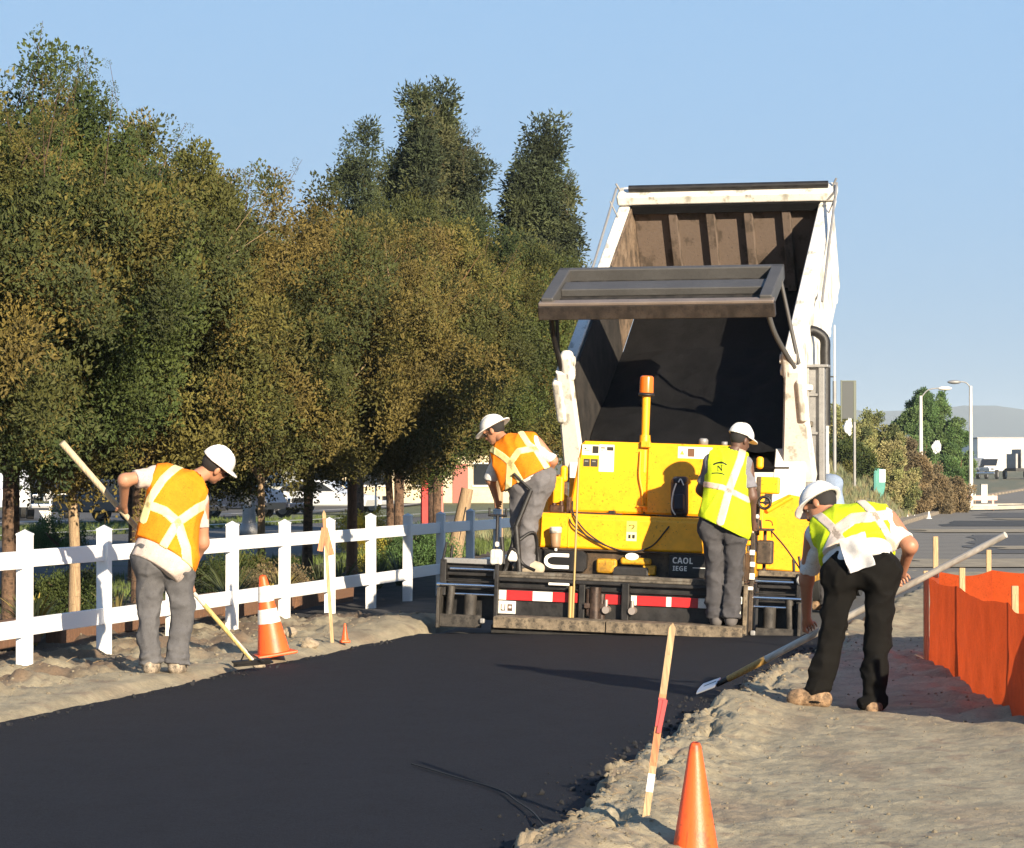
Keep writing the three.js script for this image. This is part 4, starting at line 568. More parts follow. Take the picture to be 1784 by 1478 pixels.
{
  const r = rng(77), ord = ['first', 'second', 'third', 'fourth', 'fifth', 'sixth', 'seventh', 'eighth', 'ninth'];
  for (let i = 0; i < 18; i++) {
    const gap = Math.floor(i / 2), left = i % 2 === 0, d = 21.2 + 1.76 * gap + (left ? 1.0 : 2.1) + 0.3 * r() + (gap > 5 ? 1 : 0), x = fenceX(d) - 0.75 - 1.0 * r();
    const t = tag(new THREE.Group(), `${i % 8 === 2 ? 'yellowing' : 'green'} strap leaved plant at the ${left ? 'left' : 'right'} in the ${ord[gap]} gap between fence posts`, 'plant', 'strap leaved plants behind the fence');
    t.name = numbered('strap_plant'); t.position.set(x, groundH(x, d) - 0.02, -d); t.rotation.y = r() * 6; t.scale.setScalar(0.7 + 0.6 * r()); scene.add(t);
    obj('leaves', strapGeos[i % 2], strapMats[[0, 2, 1, 0, 3, 2, 0, 2][i % 8]], t).userData.kind = 'stuff';
  }
}
[['green', -3.4, 35, 0.55, 0.5, 'low green bush behind the fence right of the bending worker'], ['dry', -2.9, 34.5, 0.5, 0.45, 'low dry brownish bush behind the fence right of the bending worker'], ['yellow', -2.9, 57, 0.75, 0.7, 'yellow flowering bush beyond the shaded fence posts'], ['fresh', -1.35, 44, 0.7, 0.6, 'green bush behind the shaded fence posts near the paver'], ['yellow', -1.95, 45, 0.6, 0.5, 'yellow green bush behind the shaded fence posts'], ['fresh', -7.4, 47, 0.75, 0.6, 'green bush between the first two posts beyond the fence'], ['green', -4.8, 31, 0.5, 0.4, 'low green bush behind the left part of the fence']].forEach(([pal, x, d, h, r, label], i) => bush({ seed: 140 + i, pal, x, d, h, r, label, size: 0.6, per: 60 }));

// ---------------------------------------------------------------- timber edging behind the fence
{
  const r = rng(8);
  for (let i = 0; i < 5; i++) { const d = 22.6 + i * 2.5, x = -8.5 + 0.1934 * d + 0.15 * (r() - 0.5), t = tag(obj('timber', [rbox(0.14, 0.22, 2.3, 0, 0.10, 0, 0.02)], mat([0.24, 0.125, 0.07], 0.9, 0, { map: tWood, m: 0.5, bump: tGrain, bm: 0.3, bs: 0.01 })), ['nearest', 'second nearest', 'middle', 'second farthest', 'farthest'][i] + ' weathered edging timber lying in the soil behind the white fence', 'timber', 'edging timbers behind the fence'); t.position.set(x, groundH(x, d) + 0.0, -d); t.rotation.set(0.02 * r(), -0.19 + 0.05 * (r() - 0.5), 0.1 * (r() - 0.5)); }
}

// ---------------------------------------------------------------- orange silt barrier on wooden stakes
{
  const t = thing('silt_barrier', 'orange fabric barrier on wooden stakes beside the dirt at the right', 'barrier', [3.16, 0, -21.7]);
  const pts = [[4.2, 15.4], [2.89, 15.9], [2.935, 16.95], [3.07, 19.8], [3.16, 21.7], [3.38, 22.7], [3.9, 23.3], [4.5, 23.6], [5.3, 23.6]];
  const cloth = (i0, i1, side) => {
    const n = 36, m = 12, pos = [], idx = [];
    const path = pts.slice(i0, i1 + 1);
    for (let i = 0; i <= n; i++) { const q = i / n * (path.length - 1), k = Math.min(path.length - 2, Math.floor(q)), s = q - k, x = lerp(path[k][0], path[k + 1][0], s), d = lerp(path[k][1], path[k + 1][1], s), sag = 0.035 * Math.sin(s * Math.PI), bulge = 0.03 * Math.sin(s * Math.PI) + 0.012 * noise(d * 3, x * 3);
      for (let j = 0; j <= m; j++) { const v = j / m, y = -0.08 + v * (0.78 - sag + 0.012 * noise(d * 2, 5)); pos.push(x - 3.16 + side * bulge * (1 - v * 0.5) + 0.01 * noise(d * 4, v * 5, 2), y, -d + 21.7 + 0.01 * noise(x * 5, v * 4, d)); } }
    for (let i = 0; i < n; i++) for (let j = 0; j < m; j++) { const a = i * (m + 1) + j, b = a + m + 1; idx.push(a, b, b + 1, a, b + 1, a + 1); }
    const g = new THREE.BufferGeometry(); g.setAttribute('position', new THREE.Float32BufferAttribute(pos, 3)); g.setIndex(idx); g.computeVertexNormals(); return metreUV(g);
  };
  M.silt = new THREE.MeshPhysicalMaterial({ color: C(0.62, 0.092, 0.022), specularIntensity: 0.05, roughness: 0.95, side: THREE.DoubleSide, transmission: 0.55, thickness: 0, map: rep(tGrime, 0.8), bumpMap: rep(tWeave, 0.1), bumpScale: 0.001 });
  for (let i = 0; i < pts.length - 1; i++) { const m = obj('fabric_panel', cloth(i, i + 1, i < 4 ? -1 : 1), M.silt, t); m.castShadow = true; }
  pts.forEach(([x, d], i) => { if (i) obj('stake', [ebox(-0.02, 0.02, -0.15, [0, .84, .80, .82, .74, .98, .86, .84, .84][i], -0.012, 0.012, 0.004)], M.lath, t).position.set(x - 3.16 + (i < 4 ? 0.035 : -0.03), 0, -d + 21.7); });
}
// ---------------------------------------------------------------- cones, stakes, stones
function cone(name, label, h, x, y, d, bands, lean = 0) {
  const t = thing(name, label, 'traffic cone', [x, y, -d]); t.rotation.z = lean; t.rotation.y = 0.3;
  const R = (v) => lerp(h * 0.205, h * 0.045, v);
  obj('body', [lathe([[R(0) * 0.9, 0.012], [R(0) + 0.004, 0.02], [R(0.02), h * 0.03], [R(0.5), h * 0.5], [R(0.97), h * 0.965], [R(1) * 0.85, h * 0.99], [R(1) * 0.5, h], [R(1) * 0.45, h * 0.95]], 36)], M.coneOrange, t);
  obj('base', [rbox(h * 0.5, 0.025, h * 0.5, 0, 0.006, 0, 0.01)], M.coneOrange, t);
  for (const [a, b] of bands) obj('reflective_band', [lathe([[R(a) + 0.0005, h * a], [R(a) + 0.003, h * a], [R(b) + 0.003, h * b], [R(b) + 0.0005, h * b]], 36)], M.coneWhite, t);
}
cone('traffic_cone', 'plain orange traffic cone cut off by the bottom edge', 0.46, 0.695, -0.03, 10.9, []);
cone('traffic_cone', 'orange traffic cone with white bands leaning beside the white fence', 0.63, -1.865, 0.06, 22.5, [[0.40, 0.575], [0.67, 0.86]], 0.15);
cone('small_cone', 'tiny orange cone stub in the shadow at the dirt ridge', 0.16, -1.42, 0.05, 24.4, []);
function stake(label, a, b, ribbon) {
  const t = thing('survey_stake', label, 'stake', [a.x, a.y, a.z]), e = b.clone().sub(a), d = e.clone().normalize(), q = new THREE.Quaternion().setFromUnitVectors(V(0, 1, 0), d), L = e.length();
  const s = new THREE.Shape([[-0.0135, -0.1], [0.0135, -0.1], [0.0135, L - 0.03], [0.0, L], [-0.0135, L - 0.03]].map(([x, y]) => new THREE.Vector2(x, y)));
  obj('lath', [new THREE.ExtrudeGeometry(s, { depth: 0.009, bevelEnabled: true, bevelSize: 0.001, bevelThickness: 0.001, bevelSegments: 1 }).applyQuaternion(q)], M.lath, t);
  ribbon(t, d, L, q); return t;
}
const mRibbon = mat([0.42, 0.07, 0.06], 0.6, 0, { side: THREE.DoubleSide }), mPaint = mat([0.66, 0.27, 0.13], 0.7, 0, { map: tWood, m: 0.3 });
// the leaning lath in the foreground
stake('tall leaning wooden stake with a red ribbon in front of the black asphalt', V(0.512, 0.0, -11.3), V(0.683, 0.81, -12.2), (t, d, L, q) => {
  obj('painted_length', [box(0.029, L * 0.33, 0.0115, 0, L * 0.49, 0.0045).applyQuaternion(q)], mPaint, t);
  obj('ribbon', [box(0.032, 0.012, 0.016, 0, L * 0.63, 0.0045).applyQuaternion(q), new THREE.PlaneGeometry(0.019, 0.15, 3, 8).translate(-0.004, L * 0.56, 0.016).applyQuaternion(q), new THREE.PlaneGeometry(0.018, 0.19, 2, 8).rotateZ(-0.05).translate(0.009, L * 0.545, 0.02).applyQuaternion(q)], mRibbon, t);
  obj('painted_tip', [box(0.029, L * 0.08, 0.0115, 0, L * 0.25, 0.0045).applyQuaternion(q)], M.white, t);
});
stake('thin wooden stake tipped orange in front of the first shaded fence post', V(-1.52, 0.04, -24.3), V(-1.60, 1.17, -24.4), (t, d, L, q) => {
  obj('painted_length', [box(0.029, 0.24, 0.0115, 0, L - 0.19, 0.0045).applyQuaternion(q)], mPaint, t);
  obj('ribbon', [new THREE.PlaneGeometry(0.05, 0.24, 2, 6).rotateZ(0.18).translate(0.02, L - 0.27, 0.014).applyQuaternion(q), new THREE.PlaneGeometry(0.045, 0.2, 2, 6).rotateZ(-0.25).translate(-0.03, L - 0.25, 0.018).applyQuaternion(q)], mPaint, t);
});
tag(obj('string_line', [tube([V(-0.50, 0.012, -14.3), V(-0.28, 0.012, -13.7), V(-0.05, 0.014, -13.05), V(0.02, 0.016, -12.6), V(0.08, 0.02, -12.2), V(0.13, 0.03, -11.6)], 0.004, 50)], M.rubber), 'thin black cord lying across the fresh asphalt in the foreground', 'cord');
function stone(name, label, x, d, s, seed, group, flat = 0.7, cat = 'stone') {
  const g = mergeVertices(new THREE.IcosahedronGeometry(1, 3).deleteAttribute('normal').deleteAttribute('uv')), p = g.attributes.position, v = V(0, 0, 0);
  for (let i = 0; i < p.count; i++) { v.fromBufferAttribute(p, i); const k = 1 + 0.35 * noise(v.x * 1.3 + seed, v.y * 1.3, v.z * 1.3) + 0.12 * noise(v.x * 4 + seed, v.y * 4, v.z * 4); p.setXYZ(i, v.x * k * s, v.y * k * s * flat, v.z * k * s * 0.8); }
  const h = g.index ? g.toNonIndexed() : g; h.computeVertexNormals(); const m = tag(obj(name, [h], M.stone), label, cat, group); m.position.set(x, groundH(x, d) + s * flat * 0.35, -d); m.rotation.y = seed; return m;
}
stone('stone', 'pale angular stone lying between the cone and the thin stake', -1.66, 23.6, 0.075, 3);
stone('stone', 'small stone half under the cone beside the shovel pole', -1.93, 21.9, 0.06, 5);
stone('stone', 'grey stone behind the white banded cone at the fence foot', -1.95, 25.2, 0.07, 7);
{ // loose gravel and clods
  const r = rng(21), geos = [0, 1, 2].map((k) => { const g = new THREE.IcosahedronGeometry(1, 1), p = g.attributes.position; for (let i = 0; i < p.count; i++) { const x = p.getX(i), y = p.getY(i), z = p.getZ(i), s = 1 + 0.4 * noise(x * 1.5 + k * 7, y * 1.5, z * 1.5); p.setXYZ(i, x * s, y * s * 0.7, z * s); } g.computeVertexNormals(); return metreUV(g); });
  const mG = mat([0.22, 0.185, 0.13], 0.95, 0, { bump: tGrain, bm: 0.1, bs: 0.003 });
  geos.forEach((g, k) => {
    const list = [];
    for (let i = 0; i < 1500; i++) { const d = 10.4 + 15 * Math.pow(r(), 1.4), R = matR(d), o = Math.pow(r(), 2.2) * 2.2, x = R + 0.03 + o + (r() < 0.25 ? edgeWobble(R, d) : 0); const s = (0.0022 + 0.010 * Math.pow(r(), 9)) * (1 + 1.2 * Math.exp(-o * 5)); list.push([x, d, s]); }
    for (let i = 0; i < 1500; i++) { const d = 15 + 14 * r(), L = matL(d), x = L - 0.25 - 2.4 * r(); if (x < fenceX(d) - 1) continue; list.push([x, d, 0.003 + 0.013 * Math.pow(r(), 10)]); }
    const m = new THREE.InstancedMesh(g, mG, list.length), o = new THREE.Object3D();
    list.forEach(([x, d, s], i) => { o.position.set(x, groundH(x, d) + s * 0.2, -d); o.rotation.set(r() * 6, r() * 6, r() * 6); o.scale.setScalar(s); o.updateMatrix(); m.setMatrixAt(i, o.matrix); const j = 0.7 + 0.5 * r(); m.setColorAt(i, C(j, j * 0.98, j * 0.95)); });
    m.name = numbered('gravel'); m.userData.kind = 'stuff'; m.userData.label = 'loose gravel and clods on the dirt beside the path'; scene.add(shade(m));
  });
  { const list = [], mC = mat([0.012, 0.012, 0.014], 0.8, 0, { bump: tGrain, bm: 0.1, bs: 0.003 });
    for (let i = 0; i < 900; i++) { const d = 10.6 + 15.5 * r(), right = r() < 0.75, x = right ? matR(d) - 0.05 - 0.35 * r() * r() + 0.15 * (r() < 0.2) : matL(d) + 0.04 + 0.2 * r() * r(); list.push([x, d, 0.004 + 0.014 * Math.pow(r(), 4)]); }
    const m = new THREE.InstancedMesh(geos[0], mC, list.length), o = new THREE.Object3D();
    list.forEach(([x, d, s], i) => { o.position.set(x, Math.max(0.003, groundH(x, d)) + s * 0.3, -d); o.rotation.set(r() * 6, r() * 6, r() * 6); o.scale.setScalar(s); o.updateMatrix(); m.setMatrixAt(i, o.matrix); });
    m.name = 'asphalt_crumbs'; m.userData.kind = 'stuff'; m.userData.label = 'loose asphalt crumbs along the edges of the fresh mat'; scene.add(shade(m)); }
  // dry roots and straw along the ragged edge and in the dirt
  const sg = join([rod(V(0, 0, 0), V(0.5, 0.1, 0.05), 0.02, 0.012, 5), rod(V(0.5, 0.1, 0.05), V(1, 0.02, -0.08), 0.012, 0.004, 5)]), list = [];
  for (let i = 0; i < 420; i++) { const d = 10.6 + 13 * Math.pow(r(), 1.3), x = matR(d) + 0.02 + 0.35 * Math.pow(r(), 2); list.push([x, d, 0.025 + 0.07 * r() * r()]); }
  for (let i = 0; i < 260; i++) { const d = 18 + 9 * r(), x = lerp(matL(d) - 0.4, fenceX(d) - 0.5, r()); list.push([x, d, 0.04 + 0.12 * r() * r()]); }
  const m = new THREE.InstancedMesh(sg, mat([0.34, 0.25, 0.15], 0.95), list.length), o = new THREE.Object3D();
  list.forEach(([x, d, s], i) => { o.position.set(x, groundH(x, d) + 0.004, -d); o.rotation.set(0, r() * 6.28, 0.5 * (r() - 0.3)); o.scale.setScalar(s); o.updateMatrix(); m.setMatrixAt(i, o.matrix); const j = 0.4 + 0.8 * r(); m.setColorAt(i, C(j, j * 0.95, j * 0.85)); });
  m.name = 'straw'; m.userData.kind = 'stuff'; m.userData.label = 'dry roots and straw at the ragged dirt edges'; scene.add(shade(m));
}
// grass on the bank and lawns
{
  const r = rng(31), tuft = (() => { const pos = []; for (let i = 0; i < 14; i++) { const a = r() * 6.28, l = 0.6 + 0.6 * r(), o = 0.5 * r(), x = (r() - 0.5) * 0.5, z = (r() - 0.5) * 0.5, w = 0.05; pos.push(x - w * Math.sin(a), 0, z + w * Math.cos(a), x + w * Math.sin(a), 0, z - w * Math.cos(a), x + o * Math.cos(a), l, z + o * Math.sin(a)); } const g = new THREE.BufferGeometry(); g.setAttribute('position', new THREE.Float32BufferAttribute(pos, 3)); g.computeVertexNormals(); return g; })();
  const list = [];
  for (let i = 0; i < 9000; i++) { const d = 66 + 85 * Math.pow(r(), 1.2), x = roadL(d) - 1.0 - 12 * r(); list.push([x, d, 0.14 + 0.22 * r(), r() < 0.6 ? [0.15, 0.165, 0.085] : [0.22, 0.19, 0.10]]); }
  for (let i = 0; i < 5000; i++) { const d = 30 + 80 * r(), x = 0.193 * d - 11 - (r() < 0.5 ? 2.8 * r() : 14 + 7 * r()); list.push([x, d, 0.08 + 0.10 * r(), [0.09, 0.12, 0.03]]); }
  const m = new THREE.InstancedMesh(tuft, leafMat, list.length), o = new THREE.Object3D(), c = new THREE.Color();
  list.forEach(([x, d, s, q], i) => { o.position.set(x, groundH(x, d) - 0.01, -d); o.rotation.set(0, r() * 6.28, 0); o.scale.setScalar(s); o.updateMatrix(); m.setMatrixAt(i, o.matrix); const j = 0.7 + 0.6 * r(); m.setColorAt(i, c.setRGB(q[0] * j, q[1] * j, q[2] * j)); });
  m.name = 'grass'; m.userData.kind = 'stuff'; m.userData.label = 'grass on the bank and the lawns'; scene.add(shade(m));
}

// ---------------------------------------------------------------- things along the road at the right
function lampPost(label, x, d, top, armX, armUp, seed) {
  const y0 = groundH(x, d), t = thing('street_lamp', label, 'street lamp', [x, y0, -d]), h = top - y0;
  obj('pole', [rod(V(0, -0.2, 0), V(0, h, 0), 0.12, 0.075, 12)], mat([0.62, 0.60, 0.56], 0.6, 0.2, { map: tGrime, m: 1 }), t);
  obj('arm', [tube([V(0, h - 0.1, 0), V(armX * 0.35, h + armUp * 0.7, 0), V(armX, h + armUp, 0)], 0.032)], M.grey, t);
  obj('lamp_head', [xf(new THREE.SphereGeometry(0.2, 16, 10).scale(1.7, 0.5, 0.9), armX + Math.sign(armX) * 0.18, h + armUp - 0.03, 0)], seed ? M.white : M.grey, t);
}
lampPost('left lamp post with its pale lamp head reaching right', 19.25, 135, 5.42, 0.95, 0.38, 1);
lampPost('right white lamp post with a thin dark arm reaching left', 22.4, 140, 6.05, -0.62, 0.22, 0);
{
  const y0 = groundH(11.25, 100), t = thing('antenna_mast', 'thin white mast with a small cross arm right of the truck', 'mast', [11.25, y0, -100]);
  obj('pole', [rod(V(0, -0.1, 0), V(0, 6.85 - y0, 0), 0.05, 0.03)], M.white, t); obj('lower_pole', [rod(V(0, 0, 0), V(0, 4.9 - y0, 0), 0.065)], M.grey, t); obj('cross_arm', [rod(V(-0.35, 5.05 - y0, 0), V(0.05, 5.05 - y0, 0), 0.025)], M.black, t);
  const y1 = groundH(11.75, 102), b = thing('notice_board', 'dark upright board in a pale frame on top of the bank', 'board', [11.95, y1 - 0.2, -102]);
  const bot = 3.62 - y1 + 0.2, top2 = 4.95 - y1 + 0.2;
  obj('board', [ebox(-0.2, 0.2, bot, top2, 0, 0.08, 0.01)], mat([0.045, 0.05, 0.05], 0.6), b); obj('frame', [ebox(-0.25, -0.2, bot - 0.1, top2 + 0.05, -0.01, 0.1), ebox(0.2, 0.30, bot - 0.1, top2 + 0.02, -0.01, 0.1), ebox(-0.25, 0.30, top2, top2 + 0.04, -0.012, 0.1)], mat([0.13, 0.14, 0.11], 0.8), b);
  obj('post', [rod(F(0.24, -0.2, 0.05), F(0.24, bot, 0.05), 0.05)], M.grey, b);
}
{
  const x = 13.85, d = 108, y0 = groundH(x, d), t = thing('utility_marker', 'teal green utility box with a white upper panel on the grassy bank', 'utility box', [x, y0, -d]); t.scale.setScalar(1.35);
  obj('body', [slab([[-0.16, -0.1], [0.06, -0.1], [0.15, 0.3], [0.16, 0.78], [-0.16, 0.82]], 0.2, 0.015)], mat([0.05, 0.26, 0.22], 0.5, 0, { map: tGrime, m: 0.5 }), t); obj('edge', [ebox(-0.17, -0.11, -0.1, 0.83, -0.012, 0.05)], mat([0.02, 0.16, 0.14], 0.5), t); obj('panel', [ebox(-0.02, 0.155, 0.42, 0.78, -0.012, 0.01)], mat([0.62, 0.74, 0.74], 0.5), t);
}
for (const [x, y, d, s, label] of [[11.35, 3.25, 97, 0.17, 'white plastic sheet caught in the dark bush below the board'], [19.4, 2.95, 131, 0.20, 'white plastic bag caught in the green tree right of the nearer lamp post']]) {
  const g = new THREE.IcosahedronGeometry(1, 4), p = g.attributes.position; for (let i = 0; i < p.count; i++) { const a = p.getX(i), b = p.getY(i), c = p.getZ(i), k = 1 + 0.55 * noise(a * 1.1 + s * 40, b * 1.1, c * 1.1) + 0.45 * noise(a * 3.1 + s * 70, b * 2.2, c * 3.1) + 0.2 * noise(a * 7, b * 7, c * 7 + s); p.setXYZ(i, a * k * s * 0.85 + 0.3 * s * b * b, b * k * s * 1.25, c * k * s * 0.6); } g.computeVertexNormals();
  tag(obj('plastic_bag', [g], mat([0.52, 0.53, 0.52], 0.7)), label, 'plastic bag').position.set(x, y, -d);
}
{ // stakes with white tips, small white cones, a pink barrier and a marker post
  const st = thing('white_tipped_stake', 'thin stake with a white tip at the foot of the bank', 'stake', [0, 0, 0], 0, 'white tipped stakes along the foot of the bank');
  obj('shaft', [rod(V(0, -0.1, 0), V(0, 0.7, 0), 0.02)], M.lath, st); obj('tip', [rod(V(0, 0.62, 0), V(0, 0.9, 0), 0.045, 0.02)], M.white, st);
  [[15.9, 115, 0.5], [18.15, 125, 0.8], [18.5, 125.5, 1.2], [20.3, 132, 0.85], [22.6, 140, 0.8]].forEach(([x, d, k], i) => { const s = i ? st.clone() : st; if (i) { s.name = numbered('white_tipped_stake'); scene.add(s); } s.position.set(x, groundH(x, d), -d); s.scale.setScalar(k); s.userData.label = ['leftmost', 'second from left', 'tallest', 'second from right', 'rightmost'][i] + ' of the white tipped stakes at the foot of the bank'; });
  const c = thing('white_cone', 'small white cone standing at the road edge below the bank', 'cone', [0, 0, 0], 0, 'small white cones at the road edge');
  obj('body', [lathe([[0.13, 0], [0.15, 0.03], [0.11, 0.06], [0.03, 0.42], [0, 0.43]], 16)], M.white, c); obj('foot', [rbox(0.32, 0.03, 0.32, 0, 0.015, 0)], M.white, c);
  [[15.4, 106, 0.65], [14.8, 105.5, 0.36], [14.62, 106, 0.34]].forEach(([x, d, k], i) => { const s = i ? c.clone() : c; if (i) { s.name = numbered('white_cone'); scene.add(s); } s.position.set(x, groundH(x, d) + 0.02, -d); s.scale.setScalar(k); s.userData.label = ['largest small white cone at the road edge below the bank', 'right one of the two tiny white cones at the road edge', 'left one of the two tiny white cones at the road edge'][i]; });
  const bx = 21.6, bd = 133, pb = thing('road_barrier', 'pale pink low barrier at the bend of the road', 'barrier', [bx, groundH(bx, bd), -bd]);
  obj('leg', [ebox(-0.75, -0.65, 0, 0.75, 0, 0.08)], mat([0.62, 0.36, 0.29], 0.8), pb); obj('leg', [ebox(0.65, 0.75, 0, 0.75, 0, 0.08)], mat([0.62, 0.36, 0.29], 0.8), pb); obj('board', [ebox(-0.9, 0.9, 0.5, 0.72, -0.03, 0)], mat([0.66, 0.42, 0.34], 0.8), pb); obj('board', [ebox(-0.9, 0.9, 0.15, 0.32, -0.03, 0)], mat([0.66, 0.42, 0.34], 0.8), pb);
  const mx = 24.7, md = 150, mk = thing('marker_post', 'white square marker post where the road bends', 'post', [mx, groundH(mx, md), -md]); obj('body', [ebox(-0.16, 0.16, 0, 0.95, 0, 0.3, 0.02)], M.white, mk); obj('cap', [ebox(-0.18, 0.18, 0.95, 1.0, -0.02, 0.32, 0.01)], M.grey, mk);
}
// ---------------------------------------------------------------- vehicles and buildings in the distance
function profile(pts, w, r = 0.04) { return slab(pts, w, r).rotateY(Math.PI / 2).translate(-w / 2, 0, 0); }   // side profile (z along length)
function wheels(t, axles, track, r, m = M.rubber) { for (const z of axles) for (const s of [-1, 1]) { const w = obj('wheel', [xf(new THREE.CylinderGeometry(r, r, 0.24, 22), s * track, r, z, 0, 0, Math.PI / 2)], m, t); obj('rim', [xf(new THREE.CylinderGeometry(r * 0.6, r * 0.6, 0.26, 18), s * track, r, z, 0, 0, Math.PI / 2)], M.grey, w); } }
function car(label, x, d, turn, paint, kind) {   // front looks along +z before turning
  const t = thing(kind === 'pickup' ? 'pickup_truck' : 'parked_car', label, kind === 'pickup' ? 'pickup' : 'car', [x, groundH(x, d) + 0.02, -d], turn), L = 4.8, h = kind === 'pickup' ? 1.85 : kind === 'van' ? 2.0 : 1.45, b = kind === 'pickup' ? 1.08 : 0.92;
  const P = kind === 'pickup' ? [[-2.6, .45], [2.6, .45], [2.65, .7], [2.55, b], [1.2, b + .05], [-2.6, b]] : kind === 'van' ? [[-2.5, .35], [2.4, .35], [2.5, .6], [2.3, b + .1], [1.7, b + .25], [-2.5, b + .25]] : [[-2.3, .35], [2.3, .35], [2.38, .6], [2.2, .8], [1.0, b], [-2.2, b]];
  const side = (pts, w, r) => slab(pts.map(([z, y]) => [-z, y]), w, r).rotateY(Math.PI / 2).translate(w / 2 - w, 0, 0);
  obj('body', [side(P, 1.8, 0.06)], paint, t);
  const cp = kind === 'pickup' ? [[1.15, b], [0.45, h - .05], [-0.7, h], [-0.85, b]] : kind === 'van' ? [[1.75, b + .2], [1.1, h - .05], [-2.4, h], [-2.45, b + .2]] : [[1.1, b - .02], [0.35, h - .03], [-1.1, h], [-1.9, b - .02]];
  const cab = obj('cabin', [side(cp, 1.6, 0.08)], paint, t);
  const n = cp.map(([z, y]) => [z, y]); const c0 = [(n[0][0] + n[3][0]) / 2, (n[0][1] + n[1][1]) / 2 + .02];
  obj('side_window', [side(n.map(([z, y]) => [c0[0] + (z - c0[0]) * 0.84, c0[1] + (y - c0[1]) * 0.74]), 1.63, 0.01)], M.glassDark, cab);
  const a = Math.atan2(n[0][0] - n[1][0], n[1][1] - n[0][1]), len = Math.hypot(n[0][0] - n[1][0], n[1][1] - n[0][1]);
  obj('windscreen', [box(1.4, len * 0.82, 0.03, 0, (n[0][1] + n[1][1]) / 2, (n[0][0] + n[1][0]) / 2 + 0.03, -a)], M.glassDark, cab);
  for (const s of [-1, 1]) obj('headlight', [rbox(0.3, 0.15, 0.06, s * 0.68, kind === 'pickup' ? 0.85 : 0.68, P[2][0] - 0.09 + (kind ? 0 : -.05), 0.03)], M.chrome, t);
  obj('grille', [rbox(0.9, 0.28, 0.05, 0, kind === 'pickup' ? 0.8 : 0.62, P[2][0] - 0.03, 0.02)], kind === 'pickup' ? M.chrome : M.black, t);
  obj('bumper', [rbox(1.8, 0.2, 0.16, 0, 0.48, P[2][0] - 0.02, 0.05)], kind === 'pickup' ? M.chrome : paint, t);
  wheels(t, [1.5, -1.5], 0.82, kind === 'pickup' ? 0.4 : 0.33); return t;
}
const carPaint = (c, r = 0.25) => new THREE.MeshPhysicalMaterial({ color: C(...c), roughness: 0.45, metalness: 0.2, clearcoat: 0.8, clearcoatRoughness: r });
car('silver pickup facing the camera beyond the left end of the fence', -17.1, 106, 0.25, carPaint([0.45, 0.46, 0.48]), 'pickup');
car('dark blue van parked behind the slim pale tree trunk', -10.3, 108, 1.2, carPaint([0.02, 0.024, 0.04]), 'van');
car('dark car parked under the trees behind the bending worker', -12.3, 98, 1.1, carPaint([0.03, 0.03, 0.035]));
car('tan car parked in shade beyond the street left of the worker', -16.2, 128, 1.3, carPaint([0.22, 0.17, 0.11]));
car('white car parked behind the dark trunk under the trees', -7.6, 122, 1.3, carPaint([0.6, 0.6, 0.6]));
car('silver pickup parked in front of the distant white building', 41.8, 250, -0.4, carPaint([0.20, 0.205, 0.21]), 'pickup');
{ // flatbed trailer and crates by the white building
  const x = 46.3, d = 250, t = thing('flatbed_trailer', 'dark flatbed trailer with slanted teal ramp beside the distant pickup', 'trailer', [x, groundH(x, d), -d], 0.3);
  obj('bed', [ebox(-3.2, 3.2, 0.7, 0.95, -1.1, 1.1)], M.black, t); obj('rack', [ebox(-3.1, -2.9, 0.95, 2.2, -0.9, 0.9), ebox(-2.6, -2.4, 0.95, 2.6, -0.9, 0.9)], M.grey, t); obj('ramp', [box(0.14, 2.2, 1.2, -0.8, 0.75, 1.4, 0, 0, 0.75), ], mat([0.18, 0.28, 0.26], 0.7), t); wheels(t, [0], 1.6, 0.42);
  const c = thing('red_container', 'red and white container beside the distant trailer', 'container', [x + 3.6, groundH(x, d) + 0.97, -d]); obj('body', [ebox(-1.6, 1.6, 0, 1.2, -1, 1)], mat([0.45, 0.12, 0.08], 0.7), c); obj('panel', [ebox(-0.8, 0.9, 0.35, 0.85, -1.04, -0.99)], M.cream, c); obj('pipe', [rod(V(-0.4, 1.2, 0), V(-0.4, 2.9, 0), 0.09)], mat([0.25, 0.14, 0.07], 0.8), c);
  const bx = 66, bd = 330, y0 = groundH(bx, bd), b = thing('warehouse', 'long white flat roofed building in the far distance', 'building', [bx, y0, -bd]);
  const top = 6.3 - y0; obj('wall', [ebox(-12.4, 4.4, -0.5, top, 0, 14, 0.02), ebox(4.4, 22, -0.5, top - 0.5, 0.3, 14, 0.02)], M.white, b); obj('roof_edge', [ebox(-12.5, 4.5, top, top + 0.14, -0.1, 14.1, 0.02), ebox(4.4, 22, top - 0.5, top - 0.38, 0.2, 14.1, 0.02)], M.grey, b);
  obj('door', [ebox(-7.1, -5.0, -0.3, 2.7 + 0.2, -0.06, 0.02)], mat([0.16, 0.165, 0.175], 0.7), b); obj('window', [ebox(6, 9, 1.6, 2.4, 0.24, 0.32)], M.glassDark, b);
}
